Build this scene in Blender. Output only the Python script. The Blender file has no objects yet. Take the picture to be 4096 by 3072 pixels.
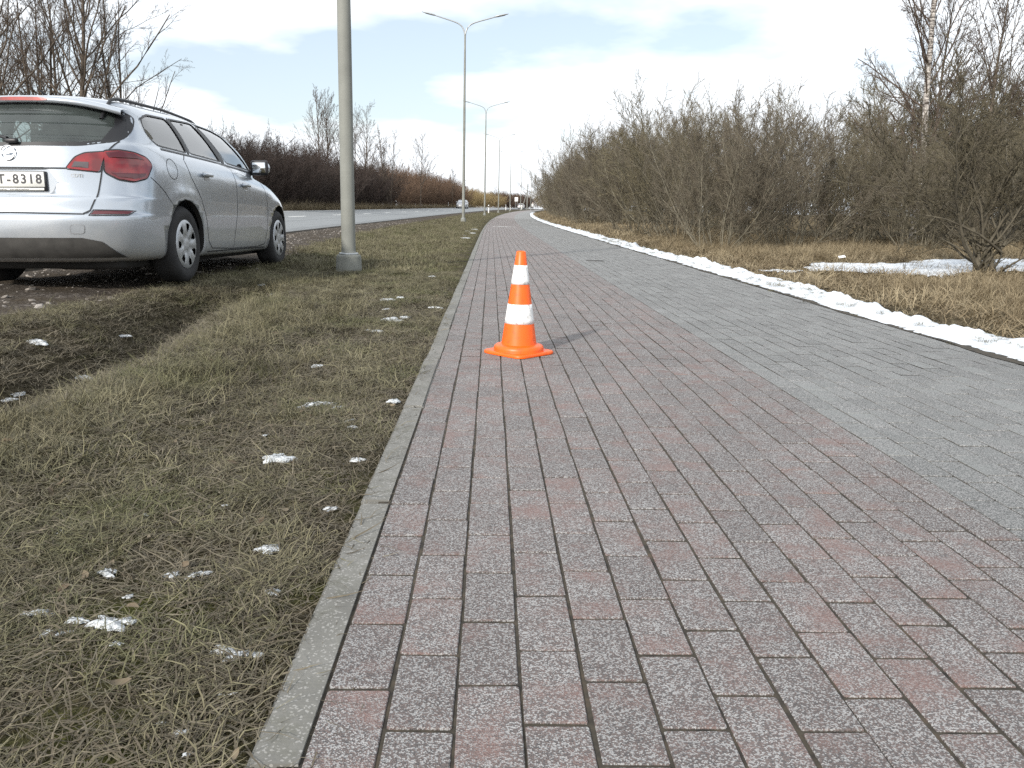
import bpy, bmesh, math, random
import numpy as np
from mathutils import Vector, Matrix
from mathutils.bvhtree import BVHTree

S = bpy.context.scene
C = S.collection
PI = math.pi
random.seed(7)
RNG = np.random.default_rng(11)

# ---------------------------------------------------------------- camera
PITCH, YAW, ROLL, CAMH, FPX = 0.2124857, 0.0299641, 0.0229017, 0.72937, 3239.45
cp, sp, cy, sy = math.cos(PITCH), math.sin(PITCH), math.cos(YAW), math.sin(YAW)
FW = Vector((sy*cp, cy*cp, -sp)); RT0 = Vector((cy, -sy, 0)); UP0 = RT0.cross(FW)
RT = RT0*math.cos(ROLL) + UP0*math.sin(ROLL); UP = UP0*math.cos(ROLL) - RT0*math.sin(ROLL)
cam_d = bpy.data.cameras.new('camera'); cam = bpy.data.objects.new('camera', cam_d); C.objects.link(cam)
cam.matrix_world = Matrix((( RT.x, UP.x, -FW.x, 0), (RT.y, UP.y, -FW.y, 0), (RT.z, UP.z, -FW.z, CAMH), (0, 0, 0, 1)))
cam_d.sensor_width = 36; cam_d.lens = FPX/4096*36; cam_d.clip_start = 0.05; cam_d.clip_end = 6000
S.camera = cam

# ---------------------------------------------------------------- world, sun, exposure
SUN_AZ = math.atan2(-0.504, -0.864)          # the sun stands behind the camera, to the left
SUN_EL = math.radians(26.6)
W = bpy.data.worlds.new('World'); S.world = W; W.use_nodes = True
wn, wl = W.node_tree.nodes, W.node_tree.links
wn.clear()
def wnode(t, **k):
    n = wn.new(t)
    for a, v in k.items(): setattr(n, a, v)
    return n
sky = wnode('ShaderNodeTexSky', sky_type='NISHITA', sun_disc=False, sun_elevation=SUN_EL, sun_rotation=SUN_AZ % (2*PI))
sky.air_density = 1.0; sky.dust_density = 1.5; sky.ozone_density = 1.2
tc = wnode('ShaderNodeTexCoord'); sep = wnode('ShaderNodeSeparateXYZ'); wl.new(tc.outputs['Generated'], sep.inputs[0])
den = wnode('ShaderNodeMath', operation='ADD'); wl.new(sep.outputs['Z'], den.inputs[0]); den.inputs[1].default_value = 0.16
mx = wnode('ShaderNodeMath', operation='MAXIMUM'); wl.new(den.outputs[0], mx.inputs[0]); mx.inputs[1].default_value = 0.12
dx = wnode('ShaderNodeMath', operation='DIVIDE'); wl.new(sep.outputs['X'], dx.inputs[0]); wl.new(mx.outputs[0], dx.inputs[1])
dy = wnode('ShaderNodeMath', operation='DIVIDE'); wl.new(sep.outputs['Y'], dy.inputs[0]); wl.new(mx.outputs[0], dy.inputs[1])
cmb = wnode('ShaderNodeCombineXYZ'); wl.new(dx.outputs[0], cmb.inputs[0]); wl.new(dy.outputs[0], cmb.inputs[1]); cmb.inputs[2].default_value = 5.3
nz = wnode('ShaderNodeTexNoise'); wl.new(cmb.outputs[0], nz.inputs['Vector'])
nz.inputs['Scale'].default_value = 0.85; nz.inputs['Detail'].default_value = 6; nz.inputs['Roughness'].default_value = 0.5
rp = wnode('ShaderNodeValToRGB'); wl.new(nz.outputs['Fac'], rp.inputs[0])
rp.color_ramp.elements[0].position = 0.38; rp.color_ramp.elements[0].color = (0.34, 0.34, 0.34, 1)
rp.color_ramp.elements[1].position = 0.50; rp.color_ramp.elements[1].color = (1, 1, 1, 1)
sc_ = wnode('ShaderNodeVectorMath', operation='SCALE'); wl.new(sky.outputs[0], sc_.inputs[0]); sc_.inputs['Scale'].default_value = 1.0
mixc = wnode('ShaderNodeMix', data_type='RGBA'); wl.new(rp.outputs[0], mixc.inputs['Factor'])
wl.new(sc_.outputs[0], mixc.inputs[6]); mixc.inputs[7].default_value = (8.6, 9.0, 9.4, 1)   # sunlit cloud, in the sky texture's own units
bg = wnode('ShaderNodeBackground'); wl.new(mixc.outputs[2], bg.inputs[0]); bg.inputs[1].default_value = 0.15
out = wnode('ShaderNodeOutputWorld'); wl.new(bg.outputs[0], out.inputs[0])

sl = bpy.data.lights.new('sun', 'SUN'); sun = bpy.data.objects.new('sun', sl); C.objects.link(sun)
sl.energy = 4.6; sl.angle = math.radians(2.4); sl.color = (1.0, 0.95, 0.88)
sdir = Vector((0.504*math.cos(SUN_EL), 0.864*math.cos(SUN_EL), -math.sin(SUN_EL)))
sun.rotation_euler = sdir.to_track_quat('-Z', 'Y').to_euler(); sun.location = (-30, -50, 40)

S.view_settings.view_transform = 'Standard'; S.view_settings.look = 'None'
S.view_settings.exposure = 0.0; S.view_settings.gamma = 1.0; S.view_settings.use_curve_mapping = False
S.render.engine = 'CYCLES'
S.cycles.max_bounces = 5; S.cycles.diffuse_bounces = 2; S.cycles.glossy_bounces = 3; S.cycles.transparent_max_bounces = 12
S.cycles.transmission_bounces = 4
S.cycles.use_denoising = False; S.cycles.sample_clamp_indirect = 0.8; S.cycles.sample_clamp_direct = 5.0; S.cycles.use_adaptive_sampling = False

# ---------------------------------------------------------------- helpers
def tag(o, label=None, cat=None, group=None, kind=None):
    for k, v in (('label', label), ('category', cat), ('group', group), ('kind', kind)):
        if v: o[k] = v
    return o
def empty(name, loc=(0, 0, 0), rz=0.0, scale=1.0):
    o = bpy.data.objects.new(name, None); C.objects.link(o); o.empty_display_size = 0.2
    o.location = loc; o.rotation_euler = (0, 0, rz); o.scale = (scale,)*3
    return o
def make_mesh(name, V, F, mat=None, smooth=False, attrs=None):
    """V (n,3) array; F (m,k) int array or a list of such arrays"""
    me = bpy.data.meshes.new(name)
    Fs = F if isinstance(F, list) else [F]
    Fs = [np.asarray(f, dtype=np.int32) for f in Fs if len(f)]
    V = np.asarray(V, dtype=np.float32)
    nl = sum(f.size for f in Fs); nf = sum(len(f) for f in Fs)
    me.vertices.add(len(V)); me.vertices.foreach_set('co', V.ravel())
    me.loops.add(nl); me.loops.foreach_set('vertex_index', np.concatenate([f.ravel() for f in Fs]))
    tot = np.concatenate([np.full(len(f), f.shape[1], dtype=np.int32) for f in Fs])
    me.polygons.add(nf); me.polygons.foreach_set('loop_start', (np.cumsum(tot)-tot).astype(np.int32))
    me.polygons.foreach_set('use_smooth', np.full(nf, bool(smooth)))
    me.update(calc_edges=True); me.validate()
    for k, (dom, a) in (attrs or {}).items():
        at = me.attributes.new(k, 'FLOAT', dom); at.data.foreach_set('value', np.asarray(a, dtype=np.float32).ravel())
    if mat: me.materials.append(mat)
    return me
def link(name, me, parent=None, loc=None):
    o = bpy.data.objects.new(name, me); C.objects.link(o)
    if parent: o.parent = parent
    if loc is not None: o.location = loc
    return o
def grid_faces(nu, nv, closed_v=False):
    i = np.arange(nu-1)[:, None]; j = np.arange(nv if closed_v else nv-1)[None, :]
    j2 = (j+1) % nv
    return np.stack([i*nv+j, i*nv+j2, (i+1)*nv+j2, (i+1)*nv+j], -1).reshape(-1, 4)
def copy_tree(o, parent=None, loc=None, rz=None, scale=None):
    c = o.copy(); C.objects.link(c); c.parent = parent
    if loc is not None: c.location = loc
    if rz is not None: c.rotation_euler = (0, 0, rz)
    if scale is not None: c.scale = scale if hasattr(scale, '__len__') else (scale,)*3
    for ch in o.children: copy_tree(ch, c)
    return c
def box_arrays(x0, x1, y0, y1, z0, z1):
    V = np.array([(x, y, z) for z in (z0, z1) for y in (y0, y1) for x in (x0, x1)], float)
    F = np.array([(0, 2, 3, 1), (4, 5, 7, 6), (0, 1, 5, 4), (2, 6, 7, 3), (0, 4, 6, 2), (1, 3, 7, 5)])
    return V, F
def bevel_box(name, size, center, mat, parent=None, bev=0.02, seg=2):
    bm = bmesh.new(); bmesh.ops.create_cube(bm, size=1)
    for v in bm.verts: v.co = Vector((v.co.x*size[0], v.co.y*size[1], v.co.z*size[2])) + Vector(center)
    if bev: bmesh.ops.bevel(bm, geom=list(bm.edges), offset=bev, segments=seg, affect='EDGES', profile=0.5)
    me = bpy.data.meshes.new(name); bm.to_mesh(me); bm.free(); me.materials.append(mat)
    for p_ in me.polygons: p_.use_smooth = bev > 0
    return link(name, me, parent)
def lathe(name, prof, mat, parent=None, n=32, axis='Z', smooth=True):
    a = np.linspace(0, 2*PI, n, endpoint=False); prof = np.asarray(prof, float)
    V = np.stack([prof[:, 0, None]*np.cos(a), prof[:, 0, None]*np.sin(a), np.repeat(prof[:, 1, None], n, 1)], -1).reshape(-1, 3)
    if axis == 'X': V = V[:, [2, 0, 1]]
    me = make_mesh(name, V, grid_faces(len(prof), n, True), mat, smooth)
    return link(name, me, parent)
def tube_arrays(P, R, m):
    """P (N,K,3) polylines, R (N,K) radii, m sides"""
    P = np.asarray(P, float); N, K, _ = P.shape
    T = np.gradient(P, axis=1); T /= np.linalg.norm(T, axis=2, keepdims=True)+1e-9
    ref = np.where(np.abs(T[..., 2:3]) > 0.8, np.array([1., 0.1, 0]), np.array([0.05, 0.1, 1.]))
    A = np.cross(T, ref); A /= np.linalg.norm(A, axis=2, keepdims=True)+1e-9
    B = np.cross(T, A)
    ang = np.arange(m)*2*PI/m
    V = P[:, :, None]+R[:, :, None, None]*(A[:, :, None]*np.cos(ang)[None, None, :, None]+B[:, :, None]*np.sin(ang)[None, None, :, None])
    F1 = grid_faces(K, m, True)
    F = (F1[None]+(np.arange(N)*K*m)[:, None, None]).reshape(-1, 4)
    return V.reshape(-1, 3), F
def join_arrays(parts):
    Vs, Fs, o = [], [], 0
    for V, F in parts:
        Vs.append(V); Fs.append(np.asarray(F)+o); o += len(V)
    return np.concatenate(Vs), Fs
def smoothstep(a, b, x):
    t = np.clip((np.asarray(x, float)-a)/(b-a), 0, 1); return t*t*(3-2*t)
_perm = np.random.default_rng(5).random((256, 256))
def vnoise(x, y):
    x = np.asarray(x, float); y = np.asarray(y, float)
    xi = np.floor(x).astype(int); yi = np.floor(y).astype(int); fx = x-xi; fy = y-yi
    fx = fx*fx*(3-2*fx); fy = fy*fy*(3-2*fy)
    g = lambda a, b: _perm[a % 256, b % 256]
    return (g(xi, yi)*(1-fx)+g(xi+1, yi)*fx)*(1-fy)+(g(xi, yi+1)*(1-fx)+g(xi+1, yi+1)*fx)*fy
def fbm(x, y, o=4):
    s = 0; a = .5
    for k in range(o):
        s = s+a*vnoise(x*2**k+17.3*k, y*2**k+9.1*k); a *= .5
    return s/(1-.5**o)

# ---------------------------------------------------------------- materials
MATS = {}
class NT:
    def __init__(s, name):
        s.m = bpy.data.materials.new(name); s.m.use_nodes = True; s.t = s.m.node_tree; s.t.nodes.clear()
        s.out = s.n('ShaderNodeOutputMaterial'); s.b = s.n('ShaderNodeBsdfPrincipled'); s.l(s.b.outputs[0], s.out.inputs[0])
        MATS[name] = s.m
    def n(s, t, **k):
        n = s.t.nodes.new(t)
        for a, v in k.items(): setattr(n, a, v)
        return n
    def l(s, a, b): s.t.links.new(a, b)
    def pos(s): return s.n('ShaderNodeNewGeometry').outputs['Position']
    def obj(s): return s.n('ShaderNodeTexCoord').outputs['Object']
    def noise(s, vec, scale, detail=3, rough=0.55):
        n = s.n('ShaderNodeTexNoise'); s.l(vec, n.inputs['Vector']); n.inputs['Scale'].default_value = scale
        n.inputs['Detail'].default_value = detail; n.inputs['Roughness'].default_value = rough; return n.outputs['Fac']
    def voro(s, vec, scale, out='Color'):
        n = s.n('ShaderNodeTexVoronoi'); s.l(vec, n.inputs['Vector']); n.inputs['Scale'].default_value = scale; return n.outputs[out]
    def ramp(s, fac, stops, interp='LINEAR'):
        n = s.n('ShaderNodeValToRGB'); s.l(fac, n.inputs[0]); cr = n.color_ramp; cr.interpolation = interp
        while len(cr.elements) < len(stops): cr.elements.new(0.5)
        for e, (p_, c) in zip(cr.elements, stops):
            e.position = p_; e.color = (*c, 1) if len(c) == 3 else c
        return n.outputs[0]
    def mix(s, fac, a, b, blend='MIX'):
        n = s.n('ShaderNodeMix', data_type='RGBA', blend_type=blend)
        for v, i in ((fac, 0), (a, 6), (b, 7)):
            if isinstance(v, (int, float)): n.inputs[i].default_value = v
            elif isinstance(v, tuple): n.inputs[i].default_value = (*v, 1)
            else: s.l(v, n.inputs[i])
        return n.outputs[2]
    def math(s, op, a, b=0.0, clamp=False):
        n = s.n('ShaderNodeMath', operation=op, use_clamp=clamp)
        for v, i in ((a, 0), (b, 1)):
            if isinstance(v, (int, float)): n.inputs[i].default_value = v
            else: s.l(v, n.inputs[i])
        return n.outputs[0]
    def attr(s, name): return s.n('ShaderNodeAttribute', attribute_name=name).outputs['Fac']
    def rnd(s): return s.n('ShaderNodeObjectInfo').outputs['Random']
    def col(s, c):
        if isinstance(c, tuple): s.b.inputs['Base Color'].default_value = (*c, 1)
        else: s.l(c, s.b.inputs['Base Color'])
        return s
    def set(s, **k):
        for a, v in k.items():
            i = s.b.inputs[a.replace('_', ' ')]
            if hasattr(v, 'links') or not isinstance(v, (int, float, tuple)): s.l(v, i)
            else: i.default_value = v
        return s
    def bump(s, h, strength=0.5, dist=0.01):
        n = s.n('ShaderNodeBump'); n.inputs['Strength'].default_value = strength; n.inputs['Distance'].default_value = dist
        s.l(h, n.inputs['Height']); s.l(n.outputs[0], s.b.inputs['Normal']); return s
def plain(name, c, rough=0.6, metal=0.0, var=0.12, scale=6.0, bump=0.0):
    t = NT(name); v = t.noise(t.obj(), scale, 4)
    f = t.ramp(v, [(0.3, tuple(x*(1-var) for x in c)), (0.7, tuple(min(1, x*(1+var)) for x in c))])
    t.col(f).set(Roughness=rough, Metallic=metal)
    if bump: t.bump(t.noise(t.obj(), scale*12, 3), bump, 0.01)
    return t.m

def paver_mat(name, base, patch, red):
    t = NT(name); P = t.pos()
    r = t.math('FRACT', t.math('ADD', t.rnd(), t.attr('rnd')))
    cell = t.n('ShaderNodeSeparateColor'); t.l(t.voro(P, 400), cell.inputs[0]); v = cell.outputs[0]
    light = t.math('GREATER_THAN', v, 0.64); dark = t.math('LESS_THAN', v, 0.26)
    sh = t.n('ShaderNodeCombineXYZ'); t.l(t.math('MULTIPLY', r, 40), sh.inputs[0]); t.l(t.math('MULTIPLY', r, 17), sh.inputs[1])
    pv = t.n('ShaderNodeVectorMath', operation='ADD'); t.l(P, pv.inputs[0]); t.l(sh.outputs[0], pv.inputs[1])
    pn = t.noise(pv.outputs[0], 9.0 if red else 6, 5, 0.62)
    pf = t.math('ADD', pn, t.math('MULTIPLY', t.math('SUBTRACT', r, 0.5), 0.10))
    pm = t.ramp(pf, [(0.47, (0, 0, 0)), (0.68, (1, 1, 1))])
    keep = t.math('SUBTRACT', 1.0, t.math('MULTIPLY', pm, 0.62))
    c = t.mix(pm, base, patch)
    tone = t.math('ADD', 0.90, t.math('MULTIPLY', r, 0.2))
    c = t.mix(1.0, c, t.n('ShaderNodeCombineColor').outputs[0], 'MIX') if False else c
    c = t.mix(t.math('MULTIPLY', light, keep), c, (0.31, 0.305, 0.30))
    c = t.mix(t.math('MULTIPLY', dark, t.math('MULTIPLY', keep, 0.85)), c, (0.085, 0.08, 0.08))
    big = t.noise(P, 0.9, 4)
    tn = t.n('ShaderNodeCombineColor')
    tv = t.math('MULTIPLY', tone, t.math('ADD', 0.70, t.math('MULTIPLY', t.math('ADD', big, t.noise(P, 4.5, 5, .65)), 0.32)))
    for i in range(3): t.l(tv, tn.inputs[i])
    c = t.mix(1.0, c, tn.outputs[0], 'MULTIPLY')
    t.col(c).set(Roughness=0.8)
    t.bump(t.math('ADD', t.voro(P, 400, 'Distance'), t.math('MULTIPLY', t.noise(P, 60, 2), 0.6)), 0.55, 0.004)
    return t.m
M_PR = paver_mat('paver_red', (0.131, 0.107, 0.100), (0.174, 0.114, 0.102), True)
M_PG = paver_mat('paver_grey', (0.145, 0.152, 0.148), (0.19, 0.198, 0.193), False)
def far_path_mat():
    t = NT('path_far'); P = t.pos(); s = t.attr('lat')
    c = t.mix(t.ramp(s, [(0.49, (0, 0, 0)), (0.52, (1, 1, 1))]), (0.205, 0.165, 0.158), (0.21, 0.22, 0.215))
    c = t.mix(0.5, c, t.ramp(t.noise(P, 1.5, 4), [(0.3, (0.16, 0.15, 0.145)), (0.7, (0.29, 0.28, 0.27))]))
    return t.col(c).set(Roughness=0.8).m
M_PF = far_path_mat()
t = NT('joint_sand'); t.col(t.ramp(t.noise(t.pos(), 30, 4), [(0.3, (0.016, 0.014, 0.012)), (0.55, (0.05, 0.042, 0.03)), (0.75, (0.085, 0.06, 0.04))])).set(Roughness=1.0); M_BED = t.m
t = NT('kerb_concrete'); P = t.pos()
c = t.ramp(t.noise(P, 3.2, 6, 0.65), [(0.3, (0.115, 0.112, 0.102)), (0.5, (0.160, 0.157, 0.143)), (0.72, (0.205, 0.20, 0.186))])
cs = t.n('ShaderNodeSeparateColor'); t.l(t.voro(P, 300), cs.inputs[0])
c = t.mix(t.math('MULTIPLY', t.math('GREATER_THAN', cs.outputs[0], 0.88), 0.4), c, (0.45, 0.44, 0.42))
c = t.mix(t.math('MULTIPLY', t.ramp(t.noise(P, 13, 5, .7), [(0.52, (0, 0, 0)), (0.68, (1, 1, 1))]), 0.45), c, (0.095, 0.095, 0.07))
t.col(c).set(Roughness=0.9).bump(t.noise(P, 140, 3), 0.4, 0.003); M_KERB = t.m

t = NT('ground_soil'); P = t.pos()
c = t.ramp(t.noise(P, 22, 6, 0.7), [(0.28, (0.022, 0.018, 0.012)), (0.5, (0.062, 0.052, 0.032)), (0.75, (0.13, 0.11, 0.07))])
moss = t.ramp(t.noise(P, 2.6, 5, 0.6), [(0.48, (0, 0, 0)), (0.62, (1, 1, 1))])
c = t.mix(t.math('MULTIPLY', moss, t.math('MULTIPLY', t.attr('mossy'), 0.8)), c, t.ramp(t.noise(P, 70, 3), [(0.3, (0.025, 0.030, 0.006)), (0.7, (0.10, 0.105, 0.025))]))
gr = t.ramp(t.math('ADD', t.attr('gravel'), t.math('MULTIPLY', t.math('SUBTRACT', t.noise(P, 4, 5), 0.5), 0.8)), [(0.40, (0, 0, 0)), (0.58, (1, 1, 1))])
gs = t.n('ShaderNodeSeparateColor'); t.l(t.voro(P, 60), gs.inputs[0])
gc = t.ramp(gs.outputs[0], [(0.0, (0.04, 0.033, 0.027)), (0.7, (0.09, 0.076, 0.064)), (1.0, (0.19, 0.17, 0.15))])
gc = t.mix(t.ramp(t.noise(P, 3, 5), [(0.4, (0, 0, 0)), (0.6, (1, 1, 1))]), gc, t.ramp(t.noise(P, 40, 4), [(0.3, (0.035, 0.028, 0.020)), (0.7, (0.10, 0.082, 0.062))]))
c = t.mix(gr, c, gc)
c = t.mix(t.attr('meadow'), c, t.ramp(t.noise(P, 9, 6, .7), [(0.3, (0.06, 0.045, 0.024)), (0.7, (0.17, 0.125, 0.065))]))
t.col(c).set(Roughness=1.0, Specular_IOR_Level=0.1).bump(t.noise(P, 45, 5, .7), 0.9, 0.03); M_SOIL = t.m

t = NT('asphalt'); P = t.pos(); la = t.attr('lat')
c = t.ramp(t.noise(P, 1.1, 5), [(0.3, (0.165, 0.178, 0.185)), (0.7, (0.215, 0.228, 0.232))])
wob = t.math('ADD', la, t.math('MULTIPLY', t.math('SUBTRACT', t.noise(P, 0.6, 3), 0.5), 0.05))
for pos_, wd, st in ((0.955, 0.02, 0.5), (0.70, 0.014, 0.45), (0.50, 0.012, 0.45), (0.32, 0.014, 0.4), (0.12, 0.02, 0.35)):
    d = t.math('ABSOLUTE', t.math('SUBTRACT', wob, pos_))
    c = t.mix(t.math('MULTIPLY', t.math('LESS_THAN', d, wd), st), c, (0.085, 0.092, 0.097))
ed = t.math('GREATER_THAN', t.math('ADD', la, t.math('MULTIPLY', t.math('SUBTRACT', t.noise(P, 5, 3), 0.5), 0.03)), 0.982)
c = t.mix(t.math('MULTIPLY', ed, 0.7), c, (0.05, 0.048, 0.045))
cs = t.n('ShaderNodeSeparateColor'); t.l(t.voro(P, 110), cs.inputs[0])
c = t.mix(0.22, c, t.ramp(cs.outputs[0], [(0, (0.05, 0.05, 0.05)), (1, (0.34, 0.34, 0.33))]))
t.col(c).set(Roughness=0.62).bump(t.voro(P, 110, 'Distance'), 0.4, 0.006); M_ASPH = t.m
M_WHITE = plain('road_paint', (0.78, 0.78, 0.75), 0.6, 0, 0.08, 9)
t = NT('snow'); P = t.pos()
c = t.ramp(t.noise(P, 9, 5), [(0.28, (0.50, 0.53, 0.57)), (0.5, (0.68, 0.72, 0.76)), (0.7, (0.77, 0.79, 0.81))])
c = t.mix(t.ramp(t.noise(P, 42, 4, .7), [(0.62, (0, 0, 0)), (0.74, (0.6, 0.6, 0.6))]), c, (0.30, 0.27, 0.21))
t.col(c).set(Roughness=0.55, Specular_IOR_Level=0.3).bump(t.noise(P, 38, 5, 0.6), 0.8, 0.015); M_SNOW = t.m

t = NT('old_snow'); P = t.pos()
t.col(t.ramp(t.noise(P, 60, 5, .7), [(0.32, (0.30, 0.31, 0.31)), (0.5, (0.52, 0.545, 0.56)), (0.7, (0.66, 0.69, 0.71))])).set(Roughness=0.6).bump(t.noise(P, 90, 4), 0.8, 0.01); M_OSNOW = t.m
def grass_mat(name, cols, green=None):
    t = NT(name); P = t.pos(); r = t.rnd()
    v = t.math('ADD', t.math('MULTIPLY', r, 0.62), t.math('MULTIPLY', t.noise(P, 1.4, 3), 0.45))
    c = t.ramp(v, cols)
    if green:
        c = t.mix(t.math('MULTIPLY', t.ramp(t.noise(P, 1.9, 3), [(0.50, (0, 0, 0)), (0.64, (1, 1, 1))]), 0.55), c, green)
    c = t.mix(t.ramp(t.noise(P, 120, 2), [(.35, (.0, .0, .0)), (.8, (.35, .35, .35))]), c, cols[-1][1])
    t.col(c).set(Roughness=0.75, Specular_IOR_Level=0.25)
    return t.m
M_GRASS = grass_mat('dry_grass', [(0.12, (0.05, 0.043, 0.029)), (0.45, (0.108, 0.096, 0.058)), (0.75, (0.165, 0.150, 0.090)), (1.0, (0.26, 0.24, 0.160))], (0.075, 0.086, 0.028))
M_STRAW = grass_mat('straw', [(0.12, (0.085, 0.060, 0.034)), (0.5, (0.175, 0.135, 0.080)), (0.8, (0.27, 0.22, 0.14)), (1.0, (0.40, 0.345, 0.235))])
M_LITTER = grass_mat('dead_litter', [(0.12, (0.04, 0.032, 0.022)), (0.5, (0.095, 0.08, 0.055)), (0.8, (0.16, 0.14, 0.10)), (1.0, (0.23, 0.20, 0.15))])
def bark(name, cols, scale=7.0, rndmix=None):
    t = NT(name); P = t.obj()
    c = t.ramp(t.noise(P, scale, 4, .65), cols)
    if rndmix: c = t.mix(t.math('MULTIPLY', t.rnd(), 0.9), c, rndmix)
    t.col(c).set(Roughness=0.85, Specular_IOR_Level=0.2); return t.m
M_WILLOW = bark('willow_bark', [(0.3, (0.09, 0.08, 0.06)), (0.7, (0.22, 0.20, 0.15))])
M_WTWIG = bark('willow_twig', [(0.3, (0.092, 0.079, 0.048)), (0.7, (0.19, 0.168, 0.10))], 2.0, (0.125, 0.105, 0.085))
M_HEDGE = bark('hedge_twig', [(0.3, (0.040, 0.029, 0.025)), (0.7, (0.082, 0.060, 0.051)) ], 2.0, (0.075, 0.060, 0.052))
M_RUST = bark('rusty_twig', [(0.3, (0.105, 0.068, 0.045)), (0.7, (0.20, 0.135, 0.095))], 2.0)
M_OCHRE = bark('ochre_twig', [(0.3, (0.20, 0.145, 0.07)), (0.7, (0.36, 0.28, 0.15))], 2.0)
M_LOW = bark('low_tree_bark', [(0.3, (0.055, 0.048, 0.036)), (0.7, (0.13, 0.115, 0.085))])
M_LTWIG = bark('low_tree_twig', [(0.3, (0.065, 0.056, 0.038)), (0.7, (0.12, 0.105, 0.070))], 2.0)
M_TREE = bark('tree_bark', [(0.3, (0.060, 0.048, 0.038)), (0.7, (0.14, 0.115, 0.092))])
M_TTWIG = bark('tree_twig', [(0.3, (0.070, 0.052, 0.042)), (0.7, (0.125, 0.098, 0.078))], 2.0)
t = NT('birch_bark'); P = t.obj()
mp = t.n('ShaderNodeMapping'); t.l(P, mp.inputs[0]); mp.inputs['Scale'].default_value = (3, 3, 16)
c = t.ramp(t.noise(mp.outputs[0], 1.6, 5, .7), [(0.42, (0.06, 0.05, 0.045)), (0.52, (0.42, 0.39, 0.36)), (0.7, (0.66, 0.62, 0.57))])
t.col(c).set(Roughness=0.8); M_BIRCH = t.m
M_CONC = plain('pole_concrete', (0.20, 0.205, 0.185), 0.75, 0, 0.14, 3, 0.15)
M_FOOT = plain('foot_concrete', (0.20, 0.205, 0.185), 0.9, 0, 0.2, 8, 0.4)
M_GALV = plain('galvanised', (0.36, 0.38, 0.39), 0.45, 0.5, 0.1, 4)
t = NT('stone'); t.col(t.mix(t.rnd(), (0.09, 0.075, 0.06), (0.29, 0.265, 0.24))).set(Roughness=0.85); M_STONE = t.m
# ---------------------------------------------------------------- terrain functions (path runs along +Y and bends right)
PX0, PX1, KX = -0.241, 2.762, -0.313          # paved width and the outer kerb edge
RE0, RE1 = -4.7, -11.7                        # road edges
def off(y): return (0.0177*np.maximum(np.asarray(y, float)-22.7, 0))**2
def elev(y): return 0.75*smoothstep(30, 260, y)
def prof(s, y):
    s = np.asarray(s, float); y = np.asarray(y, float)
    zr = 0.035+0.065*smoothstep(9, 18, y)
    xs = [-400, -60, -20, -15.5, -14.2, -13.0, RE1-0.3, RE1, RE0-.12, RE0+.03, -3.9, -3.0, -2.55, -2.25, -1.7, -1.0, -0.6, KX, PX0, PX1, 3.1, 4.2, 7, 14, 400]
    zs = [1.5, 0.4, 0.25, 0.05, 0.0, 0.25, 0.33, 0.26, -0.09, -0.03, -0.01, 0.0, 0.0, -0.01, -0.02, -0.025, -0.012, -0.012, -0.09, -0.09, -0.015, 0.0, 0.05, 0.15, 1.5]
    z = np.interp(s, xs, zs)
    z = z + np.interp(s, [RE0-.12, RE0+.03, -3.2, -2.4], [0, 1, .75, 0])*zr*(s > RE0-.12)*(s < -2.4)
    d = smoothstep(0, 2.2, y)*(1-smoothstep(5.3, 8.6, y))
    z = z - d*0.21*np.exp(-((s+2.03+0.12*np.sin(y*1.3))/0.24)**2) + d*0.05*np.exp(-((s+1.35)/0.35)**2) + d*0.035*np.exp(-((s+2.6)/0.2)**2)
    return z
def ground(x, y, rough=True):
    s = np.asarray(x, float)-off(y)
    z = prof(s, y)+elev(y)
    if rough:
        m = np.clip((KX-0.05-s)/0.3, 0, 1)*(s > RE0+.3)+np.clip((s-3.0)/0.5, 0, 1)
        z = z+m*(0.045*(fbm(s*1.7+3, np.asarray(y)*1.7, 3)-.5)+0.022*(fbm(s*7+31, np.asarray(y)*7, 2)-.5))
    return z
def gpoint(s, y): x = s+float(off(y)); return (x, y, float(ground(x, y)))

def gravel_mask(s, y):
    near = np.interp(y, [0, 4.2, 5.5, 11, 14, 40], [-3.1, -2.95, -2.75, -2.75, -3.1, -3.3])
    return np.clip((near-s)/0.5+0.5, 0, 1)*(s > -6)
# ground sheet
us = np.unique(np.concatenate([np.array([-1500, -900, -500, -300, -200, -140, -100, -75, -55, -42, -34, -28, -24, -20, -17, -15.5, -14.2, -13, -12.2, RE1-.3, RE1, -9.5, -7.5, -6]),
    np.array([-5.2, RE0-.12, RE0+.03]), np.linspace(-4.6, -0.36, 92), np.array([KX, KX+.03, PX0, 0.5, 1.5, PX1-.02, PX1+.05]), np.linspace(2.9, 9, 80), np.linspace(9.3, 20, 30),
    np.array([23, 27, 32, 40, 50, 65, 90, 130, 180, 260, 400, 600, 900, 1500])]))
ys = np.concatenate([np.array([-300, -120, -60, -30, -15, -8, -4, -2, -1, 0]), np.arange(0.3, 9, 0.055), 9*1.0142**np.arange(0, 260), np.array([420, 550, 750, 1000, 1400, 2200, 3500])])
ys = np.unique(ys[(ys < 345) | (ys >= 420)])
SS, YY = np.meshgrid(us, ys, indexing='ij')
offY = np.where(YY < 330, off(YY), off(330)+(YY-330)*0.19)
XX = SS+offY; ZZ = ground(SS+off(YY), YY)
V = np.stack([XX, YY, ZZ], -1).reshape(-1, 3)
me = make_mesh('ground', V, grid_faces(len(us), len(ys)), M_SOIL, True, {
    'gravel': ('POINT', gravel_mask(SS, YY)), 'mossy': ('POINT', np.clip((SS+1.6)/0.9, 0, 1)*(SS < 0)),
    'meadow': ('POINT', np.maximum(np.clip((SS-3.2)/0.8, 0, 1)*0.85, np.clip((-12.4-SS)/1.0, 0, 1)))})
tag(link('ground', me), 'dry winter ground of dead grass, moss and gravel beside path and road', 'ground', kind='structure')

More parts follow.
